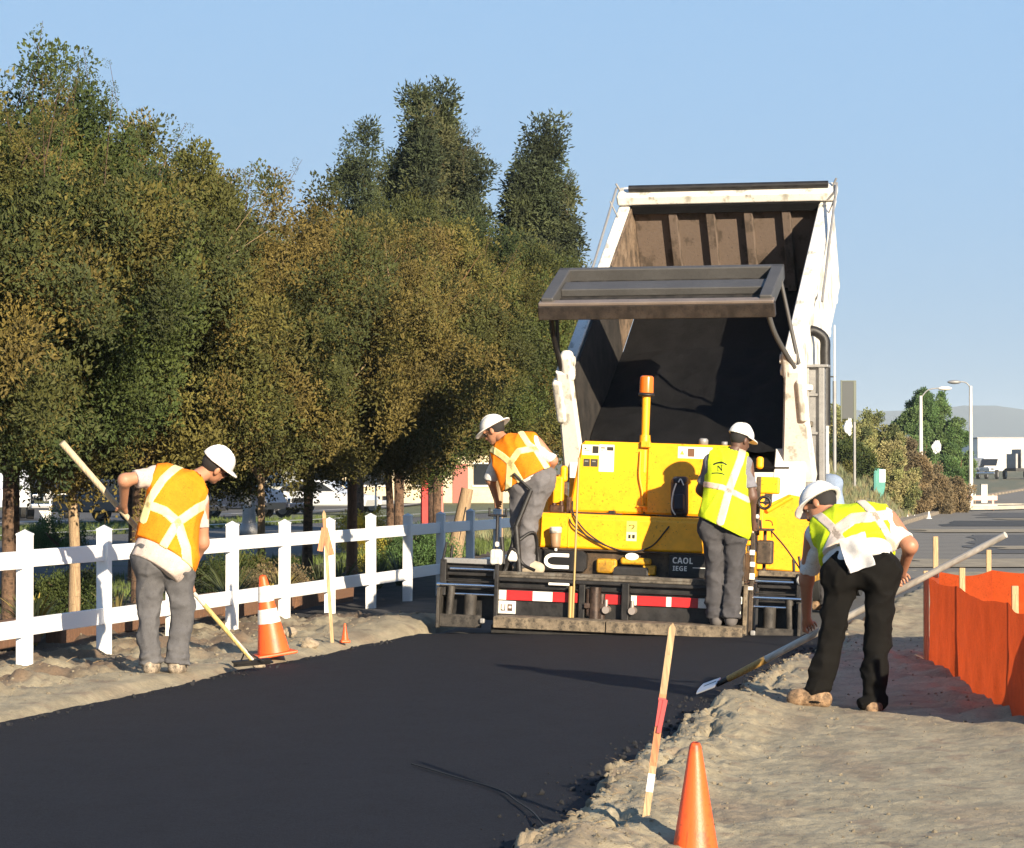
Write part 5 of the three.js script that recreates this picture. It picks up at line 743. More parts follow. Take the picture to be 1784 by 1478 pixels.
{ // house beyond the street, half hidden by the trees
  const x = -4.4, d = 150, y0 = groundH(x, d), b = thing('house', 'cream single storey house seen under the tree crowns left of the paver', 'house', [x, y0, -d]);
  obj('wall', [ebox(-4.5, 5, 0, 2.7, 0, 7, 0.02)], mat([0.62, 0.52, 0.36], 0.9, 0, { map: tGrime, m: 2 }), b); const r = obj('roof', [slab([[-5, 2.65], [5.5, 2.65], [4.0, 4.2], [-3.4, 4.2]], 8, 0.04).translate(0, 0, 0.5)], mat([0.20, 0.12, 0.085], 0.9, 0, { map: tHeavy, m: 1.2 }), b);
  for (const [a, c] of [[-3.4, -2.2], [-0.6, 0.8], [2.4, 3.6]]) { const w = obj('window', [ebox(a, c, 0.95, 2.05, -0.05, 0.02)], M.glassDark, b); obj('frame', [ebox(a - 0.08, c + 0.08, 2.05, 2.13, -0.08, 0.02), ebox(a - 0.08, c + 0.08, 0.85, 0.95, -0.08, 0.02)], M.white, w); }
  obj('door', [ebox(1.3, 2.1, 0, 2.05, -0.05, 0.02)], mat([0.3, 0.1, 0.07], 0.7), b);
  const h2 = thing('house', 'grey green house wall far behind the slim trunks at the left', 'house', [-14.5, groundH(-14.5, 140), -140]);
  obj('wall', [ebox(-3.5, 3.5, 0, 2.6, 0, 6, 0.02)], mat([0.32, 0.33, 0.29], 0.9, 0, { map: tGrime, m: 2 }), h2); obj('roof', [slab([[-4, 2.55], [4, 2.55], [2.8, 3.9], [-2.8, 3.9]], 7, 0.04).translate(0, 0, 0.5)], mat([0.11, 0.10, 0.095], 0.9, 0, { map: tHeavy, m: 1.2 }), h2); obj('window', [ebox(-1.6, 0.4, 0.9, 2.0, -0.05, 0.02)], M.glassDark, h2);
}
{ // posts and signs beyond the fence
  const p1 = thing('sign_post', 'thin white sign post with a pale triangular plate beyond the left fence rail', 'sign post', [-12.4, groundH(-12.4, 77), -77]); obj('post', [rod(V(0, 0, 0), V(0, 1.15, 0), 0.025)], M.white, p1); obj('plate', [slab([[-0.3, 0.62], [0.03, 0.62], [0.03, 0.1]].map(([a, c]) => [a, c]), 0.02, 0.003)], M.white, p1);
  const p2 = thing('sign_post', 'bare thin white post right of the reddish tree trunk', 'sign post', [-2.85, groundH(-2.85, 60), -60]); obj('post', [rod(V(0, 0, 0), V(0, 1.55, 0), 0.02)], M.white, p2); obj('foot', [rod(V(0, 0, 0), V(0, 0.1, 0), 0.05)], M.grey, p2);
  const p3 = thing('red_post', 'tall bright red post standing beyond the fence left of the paver', 'post', [-2.1, groundH(-2.1, 71), -71]); obj('shaft', [ebox(-0.16, 0.16, 0, 1.65, 0, 0.1, 0.01)], mat([0.5, 0.035, 0.03], 0.6, 0, { map: tGrime, m: 0.5 }), p3); obj('top', [ebox(-0.11, 0.07, 1.6, 1.85, -0.01, 0.08, 0.01)], mat([0.8, 0.3, 0.25], 0.6), p3); obj('side_board', [ebox(0.2, 0.4, 0, 1.4, 0.02, 0.1, 0.01)], mat([0.45, 0.16, 0.12], 0.7), p3);
  const p4 = thing('grey_column', 'smooth grey column with a small hood beside the dark blue van', 'column', [-6.6, groundH(-6.6, 72), -72]); obj('shaft', [rod(V(0, 0, 0), V(0, 1.0, 0), 0.2, 0.14, 14)], M.grey, p4); obj('hood', [rbox(0.75, 0.12, 0.4, -0.2, 1.12, 0, 0.05)], M.grey, p4); obj('foot', [lathe([[0, 0], [0.3, 0], [0.2, 0.35], [0, 0.35]])], M.grey, p4);
  const p5 = thing('leaning_post', 'pale leaning wooden prop beyond the fence beside the wide hatted worker', 'post', [-0.95, groundH(-0.95, 47), -47]); obj('timber', [rod(V(-0.05, -0.1, 0), V(0.22, 1.25, 0), 0.14, 0.10, 9)], M.barkPale, p5); obj('wire', [rod(V(0.02, 0.1, 0.1), V(0.2, 0.95, 0.12), 0.008)], M.black, p5);
}

// ---------------------------------------------------------------- people
function surfaceNet(f, lo, hi, c) {          // mesh of f = 0 (negative inside)
  const nx = Math.ceil((hi.x - lo.x) / c) + 2, ny = Math.ceil((hi.y - lo.y) / c) + 2, nz = Math.ceil((hi.z - lo.z) / c) + 2, val = new Float32Array(nx * ny * nz), p = V(0, 0, 0);
  for (let k = 0, q = 0; k < nz; k++) for (let j = 0; j < ny; j++) for (let i = 0; i < nx; i++, q++) { p.set(lo.x + (i - .5) * c, lo.y + (j - .5) * c, lo.z + (k - .5) * c); val[q] = i === 0 || j === 0 || k === 0 || i === nx - 1 || j === ny - 1 || k === nz - 1 ? 1 : f(p); }
  const cell = new Int32Array(nx * ny * nz).fill(-1), pos = [], idx = [], at = (i, j, k) => (k * ny + j) * nx + i;
  const E = [[0, 0, 0, 1, 0, 0], [0, 1, 0, 1, 1, 0], [0, 0, 1, 1, 0, 1], [0, 1, 1, 1, 1, 1], [0, 0, 0, 0, 1, 0], [1, 0, 0, 1, 1, 0], [0, 0, 1, 0, 1, 1], [1, 0, 1, 1, 1, 1], [0, 0, 0, 0, 0, 1], [1, 0, 0, 1, 0, 1], [0, 1, 0, 0, 1, 1], [1, 1, 0, 1, 1, 1]];
  for (let k = 0; k + 1 < nz; k++) for (let j = 0; j + 1 < ny; j++) for (let i = 0; i + 1 < nx; i++) {
    let n = 0, x = 0, y = 0, z = 0, s = 0; for (let b = 0; b < 8; b++) if (val[at(i + (b & 1), j + (b >> 1 & 1), k + (b >> 2))] < 0) s++;
    if (!s || s === 8) continue;
    for (const e of E) { const a = val[at(i + e[0], j + e[1], k + e[2])], b = val[at(i + e[3], j + e[4], k + e[5])]; if ((a < 0) === (b < 0)) continue; const t = a / (a - b); x += e[0] + (e[3] - e[0]) * t; y += e[1] + (e[4] - e[1]) * t; z += e[2] + (e[5] - e[2]) * t; n++; }
    cell[at(i, j, k)] = pos.length / 3; pos.push(lo.x + (i - .5 + x / n) * c, lo.y + (j - .5 + y / n) * c, lo.z + (k - .5 + z / n) * c);
  }
  for (let k = 1; k + 1 < nz; k++) for (let j = 1; j + 1 < ny; j++) for (let i = 1; i + 1 < nx; i++) {
    const v = val[at(i, j, k)] < 0;
    const quad = (a, b, c2, d) => { if (v) idx.push(a, b, c2, a, c2, d); else idx.push(a, c2, b, a, d, c2); };
    if (v !== (val[at(i + 1, j, k)] < 0)) quad(cell[at(i, j - 1, k - 1)], cell[at(i, j, k - 1)], cell[at(i, j, k)], cell[at(i, j - 1, k)]);
    if (v !== (val[at(i, j + 1, k)] < 0)) quad(cell[at(i - 1, j, k - 1)], cell[at(i - 1, j, k)], cell[at(i, j, k)], cell[at(i, j, k - 1)]);
    if (v !== (val[at(i, j, k + 1)] < 0)) quad(cell[at(i - 1, j - 1, k)], cell[at(i, j - 1, k)], cell[at(i, j, k)], cell[at(i - 1, j, k)]);
  }
  const g = new THREE.BufferGeometry(); g.setAttribute('position', new THREE.Float32BufferAttribute(pos, 3)); g.setIndex(idx); g.computeVertexNormals(); return g;
}
const keepN = (list) => { const gs = list.map((g) => metreUV(g)); return gs.length > 1 ? mergeGeometries(gs) : gs[0]; };   // smooth, indexed
function cap(a, b, ra, rb = ra) { const dx = b.x - a.x, dy = b.y - a.y, dz = b.z - a.z, l = dx * dx + dy * dy + dz * dz || 1e-9; return (p) => { const px = p.x - a.x, py = p.y - a.y, pz = p.z - a.z, t = clamp((px * dx + py * dy + pz * dz) / l, 0, 1), x = px - dx * t, y = py - dy * t, z = pz - dz * t; return Math.sqrt(x * x + y * y + z * z) - (ra + (rb - ra) * t); }; }
const smin = (a, b, k) => { const h = Math.max(k - Math.abs(a - b), 0) / k; return Math.min(a, b) - h * h * k * 0.25; };
const blend = (fs, k) => (p) => { let d = fs[0](p); for (let i = 1; i < fs.length; i++) d = smin(d, fs[i](p), k); return d; };
const ell = (c, R, U, Fw, rx, ry, rz) => (p) => { const q = p.clone().sub(c), x = q.dot(R) / rx, y = q.dot(U) / ry, z = q.dot(Fw) / rz, k0 = Math.sqrt(x * x + y * y + z * z), k1 = Math.sqrt(x * x / rx / rx + y * y / ry / ry + z * z / rz / rz); return k0 < 1e-6 ? -Math.min(rx, ry, rz) : k0 * (k0 - 1) / k1; };
const fold = (p, amp, fx, fy, fz, s = 0) => amp * (noise(p.x * fx + s, p.y * fy, p.z * fz) + 0.5 * noise(p.x * fx * 2.3, p.y * fy * 2.3 + s, p.z * fz * 2.3));
const bounds = (pts, m) => { const b = new THREE.Box3().setFromPoints(pts); return [b.min.subScalar(m), b.max.addScalar(m)]; };
const mixv = (a, b, t) => a.clone().lerp(b, t);
function gripHand(W, G, P, r = 0.016) {       // wrist, point on the handle, direction of the handle: palm, curled fingers, thumb
  P = P.clone().normalize(); const n = W.clone().sub(G); n.addScaledVector(P, -n.dot(P)).normalize(); const t = P.clone().cross(n), fs = [];
  const onArc = (a, R, off) => G.clone().addScaledVector(n, R * Math.cos(a)).addScaledVector(t, R * Math.sin(a)).addScaledVector(P, off);
  const palmTop = onArc(0.5, r + 0.020, 0);
  fs.push(cap(mixv(W, palmTop, 0.1), onArc(0.2, r + 0.016, 0.026), 0.024, 0.017), cap(mixv(W, palmTop, 0.1), onArc(0.2, r + 0.016, -0.026), 0.024, 0.017), cap(W, palmTop, 0.026, 0.018));
  [[-0.033, 0.0085, 2.9], [-0.011, 0.0095, 3.3], [0.011, 0.0095, 3.4], [0.032, 0.009, 3.1]].forEach(([off, fr, end]) => { let a0 = 0.35; for (let i = 1; i <= 4; i++) { const a1 = 0.35 + (end - 0.35) * i / 4; fs.push(cap(onArc(a0, r + fr, off), onArc(a1, r + fr, off), fr * (1.06 - 0.08 * i), fr * (1.0 - 0.08 * i))); a0 = a1; } });
  fs.push(cap(mixv(W, palmTop, 0.45).addScaledVector(P, 0.02), onArc(-0.7, r + 0.012, 0.036), 0.013, 0.0115), cap(onArc(-0.7, r + 0.012, 0.036), onArc(-1.7, r + 0.010, 0.026), 0.0115, 0.0095));
  return [fs, [W, G]];
}
function frame(dir, up) { const f = dir.clone().normalize(), r = f.clone().cross(up).normalize(), u = r.clone().cross(f).normalize(); return { f, r, u }; }   // r: the person's own right
// All joints are metres from the person's base: x right, y up, and forward away from the photographer.
function person(o) {
  const t = thing('person', o.label, 'person', [o.x, o.y, -o.d], o.turn ?? 0), J = {};
  for (const [k, v] of Object.entries(o.J)) J[k] = F(...v);
  const midS = mixv(J.Ls, J.Rs, 0.5), midH = mixv(J.Lh, J.Rh, 0.5), ax = J.Rs.clone().sub(J.Ls).normalize(), sp = midH.clone().sub(midS), spL = sp.length(), dn = sp.clone().normalize(), bulk = o.bulk ?? 1, hb = o.hipBulk ?? bulk, half = J.Ls.distanceTo(J.Rs) / 2;
  const hf = frame(F(...o.face), F(...o.up)), HC = J.H;
  // body: one continuous skin surface
  const neckTop = HC.clone().addScaledVector(hf.u, -0.06).addScaledVector(hf.f, -0.02);
  const torso = (e) => [cap(mixv(midS, J.Ls, 0.45), mixv(midH, J.Lh, 0.75), 0.098 * bulk + e, 0.105 * bulk + e), cap(mixv(midS, J.Rs, 0.45), mixv(midH, J.Rh, 0.75), 0.098 * bulk + e, 0.105 * bulk + e), cap(midS, midH, 0.105 * bulk + e, 0.115 * bulk + e), cap(midS, mixv(midS, neckTop, 0.42), 0.085 + e, 0.066 + e), cap(mixv(midS, J.Ls, 0.9), mixv(midS, J.Rs, 0.9), 0.066 + e, 0.066 + e)];
  const arm = (s, e, f = 1) => [cap(J[s + 's'], J[s + 'e'], 0.052 * f + e, 0.043 * f + e), cap(J[s + 'e'], J[s + 'w'], 0.042 * f + e, 0.028 * f + e)];
  const leg = (s, e, f = 1) => [cap(J[s + 'h'], J[s + 'k'], 0.079 * f * hb + e, 0.058 * f + e), cap(J[s + 'k'], J[s + 'a'], 0.056 * f + e, 0.042 * f + e)];
  const bodyF = blend([...torso(-0.036), ...arm('L', 0), ...arm('R', 0), ...leg('L', -0.012), ...leg('R', -0.012), cap(mixv(midS, neckTop, 0.0), neckTop, 0.062, 0.056), cap(J.La, J.Lt, 0.036, 0.03), cap(J.Ra, J.Rt, 0.036, 0.03)], 0.04);
  const all = Object.values(J).filter((v) => v !== HC);
  const [blo, bhi] = bounds(all, 0.14);
  const parts = [surfaceNet(bodyF, blo, bhi, 0.014)];
  const L = (r, u, f) => HC.clone().addScaledVector(hf.r, r).addScaledVector(hf.u, u).addScaledVector(hf.f, f);
  const headFs = [ell(L(0, 0.03, -0.012), hf.r, hf.u, hf.f, 0.077, 0.098, 0.098), ell(L(0, -0.045, 0.03), hf.r, hf.u, hf.f, 0.058, 0.072, 0.062), cap(L(0, -0.085, 0.06), L(0, -0.095, 0.068), 0.024), cap(L(0, 0.012, 0.092), L(0, -0.028, 0.108), 0.010, 0.015), cap(L(0.016, -0.030, 0.096), L(-0.016, -0.030, 0.096), 0.009), cap(L(-0.04, 0.028, 0.083), L(0.04, 0.028, 0.083), 0.014), cap(neckTop, L(0, -0.05, -0.015), 0.056, 0.055), cap(L(0.018, -0.058, 0.086), L(-0.018, -0.058, 0.086), 0.008)];
  const ears = [-1, 1].map((s) => ell(L(s * 0.08, -0.005, -0.008), hf.r, hf.u, hf.f, 0.012, 0.032, 0.020));
  const sockets = [-1, 1].map((s) => ell(L(s * 0.032, 0.006, 0.092), hf.r, hf.u, hf.f, 0.019, 0.013, 0.016));
  const headF = (p) => { let d = blend(headFs, 0.022)(p); for (const e of ears) d = smin(d, e(p), 0.008); for (const s of sockets) d = -smin(-d, s(p), 0.010); const m = cap(L(0.02, -0.0505, 0.097), L(-0.02, -0.0505, 0.097), 0.0035)(p); return Math.max(d, -m); };
  parts.push(surfaceNet(headF, HC.clone().subScalar(0.16), HC.clone().addScalar(0.16), 0.006));
  for (const [W, G, P] of o.grips ?? []) { const [fs, pts] = gripHand(J[W], F(...G), F(...P), o.gripR ?? 0.016), [lo, hi] = bounds(pts, 0.10); parts.push(surfaceNet(blend(fs, 0.006), lo, hi, 0.0042)); }
  const body = obj('body', keepN(parts), o.skin, t);
  for (const s of [-1, 1]) obj('eye', keepN([new THREE.SphereGeometry(0.0105, 12, 10).translate(...L(s * 0.032, 0.006, 0.076).toArray())]), mat([0.20, 0.17, 0.15], 0.5), t);
  const net = (name, f, pts, m, c, material, label) => { const [lo, hi] = bounds(pts, m); return obj(name, keepN([surfaceNet(f, lo, hi, c)]), material, t, label); };
  // hair under the helmet
  net('hair', (p) => { const q = p.clone().sub(HC); return Math.max(ell(L(0, 0.03, -0.018), hf.r, hf.u, hf.f, 0.082, 0.100, 0.100)(p), q.dot(hf.f) * 0.8 - q.dot(hf.u) - (0.005), -q.dot(hf.u) - 0.075); }, [HC], 0.13, 0.006, M.hair);
  // trousers
  const tr = o.trouserFit ?? 0.016, legF = blend([...leg('L', tr, 1.02), ...leg('R', tr, 1.02)], 0.02), hipF = blend([cap(J.Lh, J.Rh, 0.098 * hb + tr * 0.6, 0.098 * hb + tr * 0.6), cap(mixv(J.Lh, midS, 0.28), J.Lh, 0.095 * hb + 0.008, 0.098 * hb + 0.008), cap(mixv(J.Rh, midS, 0.28), J.Rh, 0.095 * hb + 0.008, 0.098 * hb + 0.008)], 0.05);
  const cuff = (s) => { const a = J[s + 'a'], k = J[s + 'k'], u = k.clone().sub(a).normalize(); return (p) => -(p.clone().sub(a).dot(u) + 0.015); };
  const cL = cuff('L'), cR = cuff('R');
  const shinBag = blend([cap(mixv(J.Lk, J.La, 0.5), J.La, 0.058, o.cuffR ?? 0.066), cap(mixv(J.Rk, J.Ra, 0.5), J.Ra, 0.058, o.cuffR ?? 0.066)], 0.01);
  net('trousers', (p) => {
    let d = smin(smin(legF(p), hipF(p), 0.06), shinBag(p), 0.05);
    const nearL = Math.abs(p.y - J.La.y), low = Math.exp(-Math.max(0, Math.min(nearL, Math.abs(p.y - J.Ra.y))) * 7), kn = Math.exp(-(((p.y - J.Lk.y) / 0.13) ** 2)), hp = Math.exp(-(((p.y - midH.y + 0.10) / 0.12) ** 2));
    d += fold(p, 0.006, 9, 3, 9, o.seed) - 0.016 * Math.pow(1 - Math.abs(noise(p.x * 5 + p.y * 3.4, p.y * 2.2 - p.x * 3 + o.seed, p.z * 5)), 5) - 0.012 * Math.pow(1 - Math.abs(noise(p.x * 6 - p.y * 5, p.y * 4 + p.x * 3 + o.seed + 7, p.z * 6)), 6) + 0.006 + low * fold(p, 0.026, 5, 18, 5, o.seed + 3) + kn * fold(p, 0.012, 6, 14, 6, o.seed + 5) + hp * fold(p, 0.010, 8, 12, 8, o.seed + 9);
    d = Math.max(d, Math.min(cL(p), cR(p)) > 0 && p.y < Math.max(J.La.y, J.Ra.y) + 0.03 ? Math.min(cL(p), cR(p)) : d);
    return d;
  }, [J.Lh, J.Rh, J.La, J.Ra, J.Lk, J.Rk, mixv(midH, midS, 0.25)], 0.19, 0.0115, o.trousers);
  // boots
  for (const s of ['L', 'R']) { const a = J[s + 'a'], e = J[s + 't'], dir = e.clone().sub(a).setY(0).normalize(), heel = a.clone().addScaledVector(dir, -0.045).setY(e.y), sole = Math.min(e.y, a.y) - 0.045; net('boot', (p) => Math.max(blend([cap(a.clone().add(V(0, 0.04, 0)), a, 0.046, 0.056), cap(heel, e, 0.054, 0.055), cap(a, mixv(a, e, 0.8), 0.058, 0.052)], 0.03)(p) + fold(p, 0.003, 25, 25, 25), sole - p.y), [a, e, heel], 0.13, 0.009, o.boots ?? M.boot); }
  // shirt with short sleeves
  const sleeve = o.sleeve ?? 0.75, slv = (s) => { const a = J[s + 's'], b = J[s + 'e'], u = b.clone().sub(a), l = u.length(); u.normalize(); const c = cap(mixv(a, mixv(midS, a, 0.5), 0.5), b, 0.072, 0.064); return (p) => Math.max(c(p) + fold(p, 0.010, 12, 12, 12, o.seed), p.clone().sub(a).dot(u) - l * sleeve); };
  const sL = slv('L'), sR = slv('R'), tF = blend(torso(0.004), 0.06), hem = o.shirtHem ?? 0.02, hemN = o.hemTilt ? dn.clone().addScaledVector(ax, o.hemTilt).normalize() : dn;
  const neckCut = (p, r) => r - p.distanceTo(mixv(midS, neckTop, 0.55));
  net('shirt', (p) => { let d = smin(smin(tF(p), sL(p), 0.03), sR(p), 0.03) + fold(p, 0.009, 9, 6, 9, o.seed + 20); if (o.flare) { const v = p.clone().sub(midS).dot(dn) / spL; d -= o.flare * sstep(0.5, 1.1, v); } d = Math.max(d, p.clone().sub(midH).dot(hemN) - hem, neckCut(p, 0.06)); return d; }, [J.Ls, J.Rs, J.Le, J.Re, midS, midH, J.Lh, J.Rh], 0.19, 0.011, o.shirt);
  // vest over it and its reflective tape
  if (o.vest) {
    const vh = o.vestHem ?? -0.05, base = blend([...torso(0.020), ...(o.vestExtra ?? []).map(([a, b, r0, r1]) => cap(F(...a), F(...b), r0, r1))], 0.06);
    const vestF = (p) => { const q = p.clone().sub(midS), u = q.dot(ax); let d = base(p) + fold(p, 0.006, 8, 5, 8, o.seed + 40) - 0.013 * Math.pow(1 - Math.abs(noise(p.x * 5 + p.y * 1.5, p.y * 2.4 - p.x * 2 + o.seed, p.z * 4)), 6) + 0.004 - (o.vestFlare ?? 0.035) * sstep(0.35, 1, q.dot(dn) / spL); d = Math.max(d, Math.abs(u) - (half + (o.vestWide ?? 0.005)) - Math.max(0, q.dot(dn) - 0.10) * 1.2, p.clone().sub(midH).dot(hemN) - vh, neckCut(p, 0.085)); return d; };
    const ext = (o.vestExtra ?? []).flatMap(([a, b]) => [F(...a), F(...b)]);
    const pts = [J.Ls, J.Rs, midS, midH, J.Lh, J.Rh, ...ext];
    const vest = net('vest', vestF, pts, 0.19, 0.010, o.vest);
    for (const band of o.tapes) net('reflective_tape', (p) => { const q = p.clone().sub(midS); return Math.max(vestF(p) - 0.006, -vestF(p) - 0.010, band(q.dot(ax), q.dot(dn), q, p)); }, pts, 0.19, 0.0075, o.tape);
    if (o.emblem) { vest.updateWorldMatrix(true, true); o.emblem(vest, t, { midS, ax, dn }); }
  }
  // helmet
  const hl = (r, u, f) => L(r, 0.045 + u, -0.005 + f), bw = o.brim ?? [0.105, 0.155, 0.045];
  net('helmet', (p) => {
    const q = p.clone().sub(hl(0, 0, 0)), u = q.dot(hf.u), f = q.dot(hf.f), r = q.dot(hf.r);
    let d = Math.max(ell(hl(0, 0, 0), hf.r, hf.u, hf.f, 0.108, 0.112, 0.130)(p), -u - 0.005);
    for (const s of [-0.028, 0, 0.028]) d = smin(d, Math.max(ell(hl(s, 0.003, 0), hf.r, hf.u, hf.f, 0.012, 0.117, 0.126)(p), -u), 0.008);
    const br = Math.max((Math.sqrt((r / bw[0]) ** 2 + ((f - bw[2]) / bw[1]) ** 2) - 1) * Math.min(bw[0], bw[1]), Math.abs(u + 0.004 + (f > 0 ? f * f * 0.5 : 0) + r * r * (o.brimDrop ?? 0.6)) - 0.006);
    d = smin(d, br, 0.012);
    return Math.max(d, -Math.max(ell(hl(0, -0.01, 0), hf.r, hf.u, hf.f, 0.098, 0.104, 0.120)(p), -u - 0.1));
  }, [HC], 0.26, 0.006, o.helmet ?? M.helmet);
  if (o.glasses) net('safety_glasses', (p) => { let d = 1; for (const s of [-1, 1]) { d = Math.min(d, ell(L(s * 0.034, 0.004, 0.098), hf.r, hf.u, hf.f, 0.028, 0.019, 0.006)(p), cap(L(s * 0.062, 0.008, 0.092), L(s * 0.084, 0.006, 0.0), 0.003)(p)); } return Math.min(d, cap(L(-0.02, 0.008, 0.103), L(0.02, 0.008, 0.103), 0.003)(p)); }, [HC], 0.13, 0.004, M.black);
  return { t, J, midS, midH, ax, dn, net };
}
// a long tool: handle in one or two lengths and a blade
const tapeLine = (x0, y0, sc, w, pts) => { const l = pts.map(([a, b]) => [(a - x0) / sc, (y0 - b) / sc]); return (u, v, q, p) => { let m = 9; for (let i = 1; i < l.length; i++) { const [ax, ay] = l[i - 1], [bx, by] = l[i], dx = bx - ax, dy = by - ay, t = clamp(((p.x - ax) * dx + (p.y - ay) * dy) / (dx * dx + dy * dy), 0, 1); m = Math.min(m, Math.hypot(p.x - ax - dx * t, p.y - ay - dy * t)); } return m - w / 2; }; };   // tape laid along a line across the back
const band = (u0, w) => (u, v) => Math.abs(u - u0) - w / 2, belt = (v0, w) => (u, v) => Math.abs(v - v0) - w / 2;

// worker with the long lute at the left
person({
  label: 'person in orange vest and white helmet bending over a long pole by the white fence', seed: 1, x: -2.47, y: 0.05, d: 20.5, skin: M.skin, trousers: M.trouserGrey, boots: M.bootGrey, shirt: M.shirtTan, vest: M.vestOrange, tape: M.tapeYellow, bulk: 1.08, trouserFit: 0.020, cuffR: 0.072,
  J: { Ls: [-0.115, 1.415, 0.08], Rs: [0.235, 1.225, 0.18], Le: [-0.295, 1.375, -0.03], Lw: [-0.335, 1.195, 0.22], Re: [0.235, 0.92, 0.24], Rw: [0.09, 0.655, 0.45], Lh: [-0.115, 0.81, -0.02], Rh: [0.085, 0.80, 0.0], Lk: [-0.13, 0.44, 0.02], Rk: [0.115, 0.44, 0.05], La: [-0.105, 0.075, -0.01], Ra: [0.075, 0.075, 0.02], Lt: [-0.11, 0.035, 0.13], Rt: [0.085, 0.035, 0.15], H: [0.315, 1.475, 0.30] },
  face: [0.62, -0.42, 0.55], up: [0.62, 0.72, -0.1], grips: [['Lw', [-0.365, 1.155, 0.297], [-1.314, 1.62, -0.65]], ['Rw', [0.10, 0.578, 0.53], [-1.314, 1.62, -0.65]]],
  shirtHem: 0.10, hemTilt: -0.38, flare: 0.045, vestHem: -0.03, sleeve: 0.62, brimDrop: 0.2,
  tapes: [tapeLine(290, 1172, 244, 0.062, [[314, 806], [285, 835], [262, 870], [252, 905]]), tapeLine(290, 1172, 244, 0.066, [[262, 880], [289, 890], [312, 910], [328, 955], [332, 1000]]), tapeLine(290, 1172, 244, 0.066, [[378, 868], [345, 885], [312, 910], [284, 962], [275, 985]])], glasses: true,
});
{
  const t = thing('asphalt_lute', 'long pale pole with a flat black blade held by the person at the white fence', 'rake', [-1.92, 0.075, -21.25]), top = F(-1.314, 1.62, -0.65);
  obj('handle', [rod(F(0, 0.02, 0), mixv(F(0, 0.02, 0), top, 0.45), 0.015, 0.017, 12), rod(mixv(F(0, 0.02, 0), top, 0.45), mixv(F(0, 0.02, 0), top, 0.62), 0.017, 0.017, 12)], M.poleGrey, t);
  obj('lower_handle', [rod(F(-0.005, 0.02, 0), mixv(F(0, 0.02, 0), top, 0.26), 0.0165, 0.0185, 12)], mat([0.62, 0.50, 0.20], 0.6, 0, { map: tWood, m: 0.3 }), t);
  obj('upper_handle', [rod(mixv(F(0, 0.02, 0), top, 0.62), top, 0.020, 0.026, 12)], M.pole, t);
  obj('blade', [box(0.30, 0.012, 0.09, 0, 0.005, 0, 0.3, 0.55, 0.05), box(0.30, 0.04, 0.008, 0.0, 0.0, 0.03, 0.3, 0.55, 0.05)], M.black, t); obj('brace', [rod(F(0.005, 0.01, 0), F(-0.05, 0.10, -0.01), 0.012), rod(F(-0.09, 0.01, 0.05), F(-0.05, 0.09, -0.02), 0.006), rod(F(0.09, 0.01, -0.05), F(-0.05, 0.09, -0.02), 0.006)], M.black, t);
}
// worker with the shovel at the right
person({
  label: 'person in lime vest and black trousers bending with a long shovel beside the orange barrier', seed: 7, x: 2.06, y: 0.0, d: 17.5, skin: mat([0.33, 0.15, 0.085], 0.5), trousers: M.trouserBlack, boots: M.boot, shirt: M.shirtWhite, vest: M.vestLime, tape: M.tapeSilver, bulk: 1.10, hipBulk: 0.92, trouserFit: 0.018, cuffR: 0.062,
  J: { Ls: [-0.19, 1.085, 0.36], Rs: [0.27, 1.19, 0.22], Le: [-0.21, 0.80, 0.52], Lw: [-0.19, 0.56, 0.74], Re: [0.385, 1.02, 0.12], Rw: [0.365, 0.85, 0.34], Lh: [-0.05, 0.85, 0.04], Rh: [0.19, 0.87, -0.02], Lk: [-0.10, 0.47, 0.10], Rk: [0.165, 0.47, 0.0], La: [-0.20, 0.105, 0.06], Ra: [0.12, 0.07, -0.10], Lt: [-0.325, 0.085, 0.10], Rt: [0.115, 0.045, 0.03], H: [-0.125, 1.26, 0.48] },
  face: [-0.72, -0.52, 0.35], up: [-0.25, 0.85, 0.45], grips: [['Lw', [-0.155, 0.485, 0.83], [-1.6, -0.93, 1.15]], ['Rw', [0.385, 0.80, 0.42], [-1.6, -0.93, 1.15]]],
  shirtHem: -0.02, hemTilt: 0.0, vestHem: -0.15, vestWide: 0.0, sleeve: 0.80, brim: [0.135, 0.165, 0.015], brimDrop: 1.0,
  tapes: [tapeLine(1480, 1244, 286, 0.066, [[1444, 962], [1463, 923], [1491, 904], [1560, 897]]), tapeLine(1480, 1244, 286, 0.056, [[1425, 888], [1451, 917], [1486, 975]]), tapeLine(1480, 1244, 286, 0.05, [[1500, 865], [1530, 899], [1560, 955]])],
});
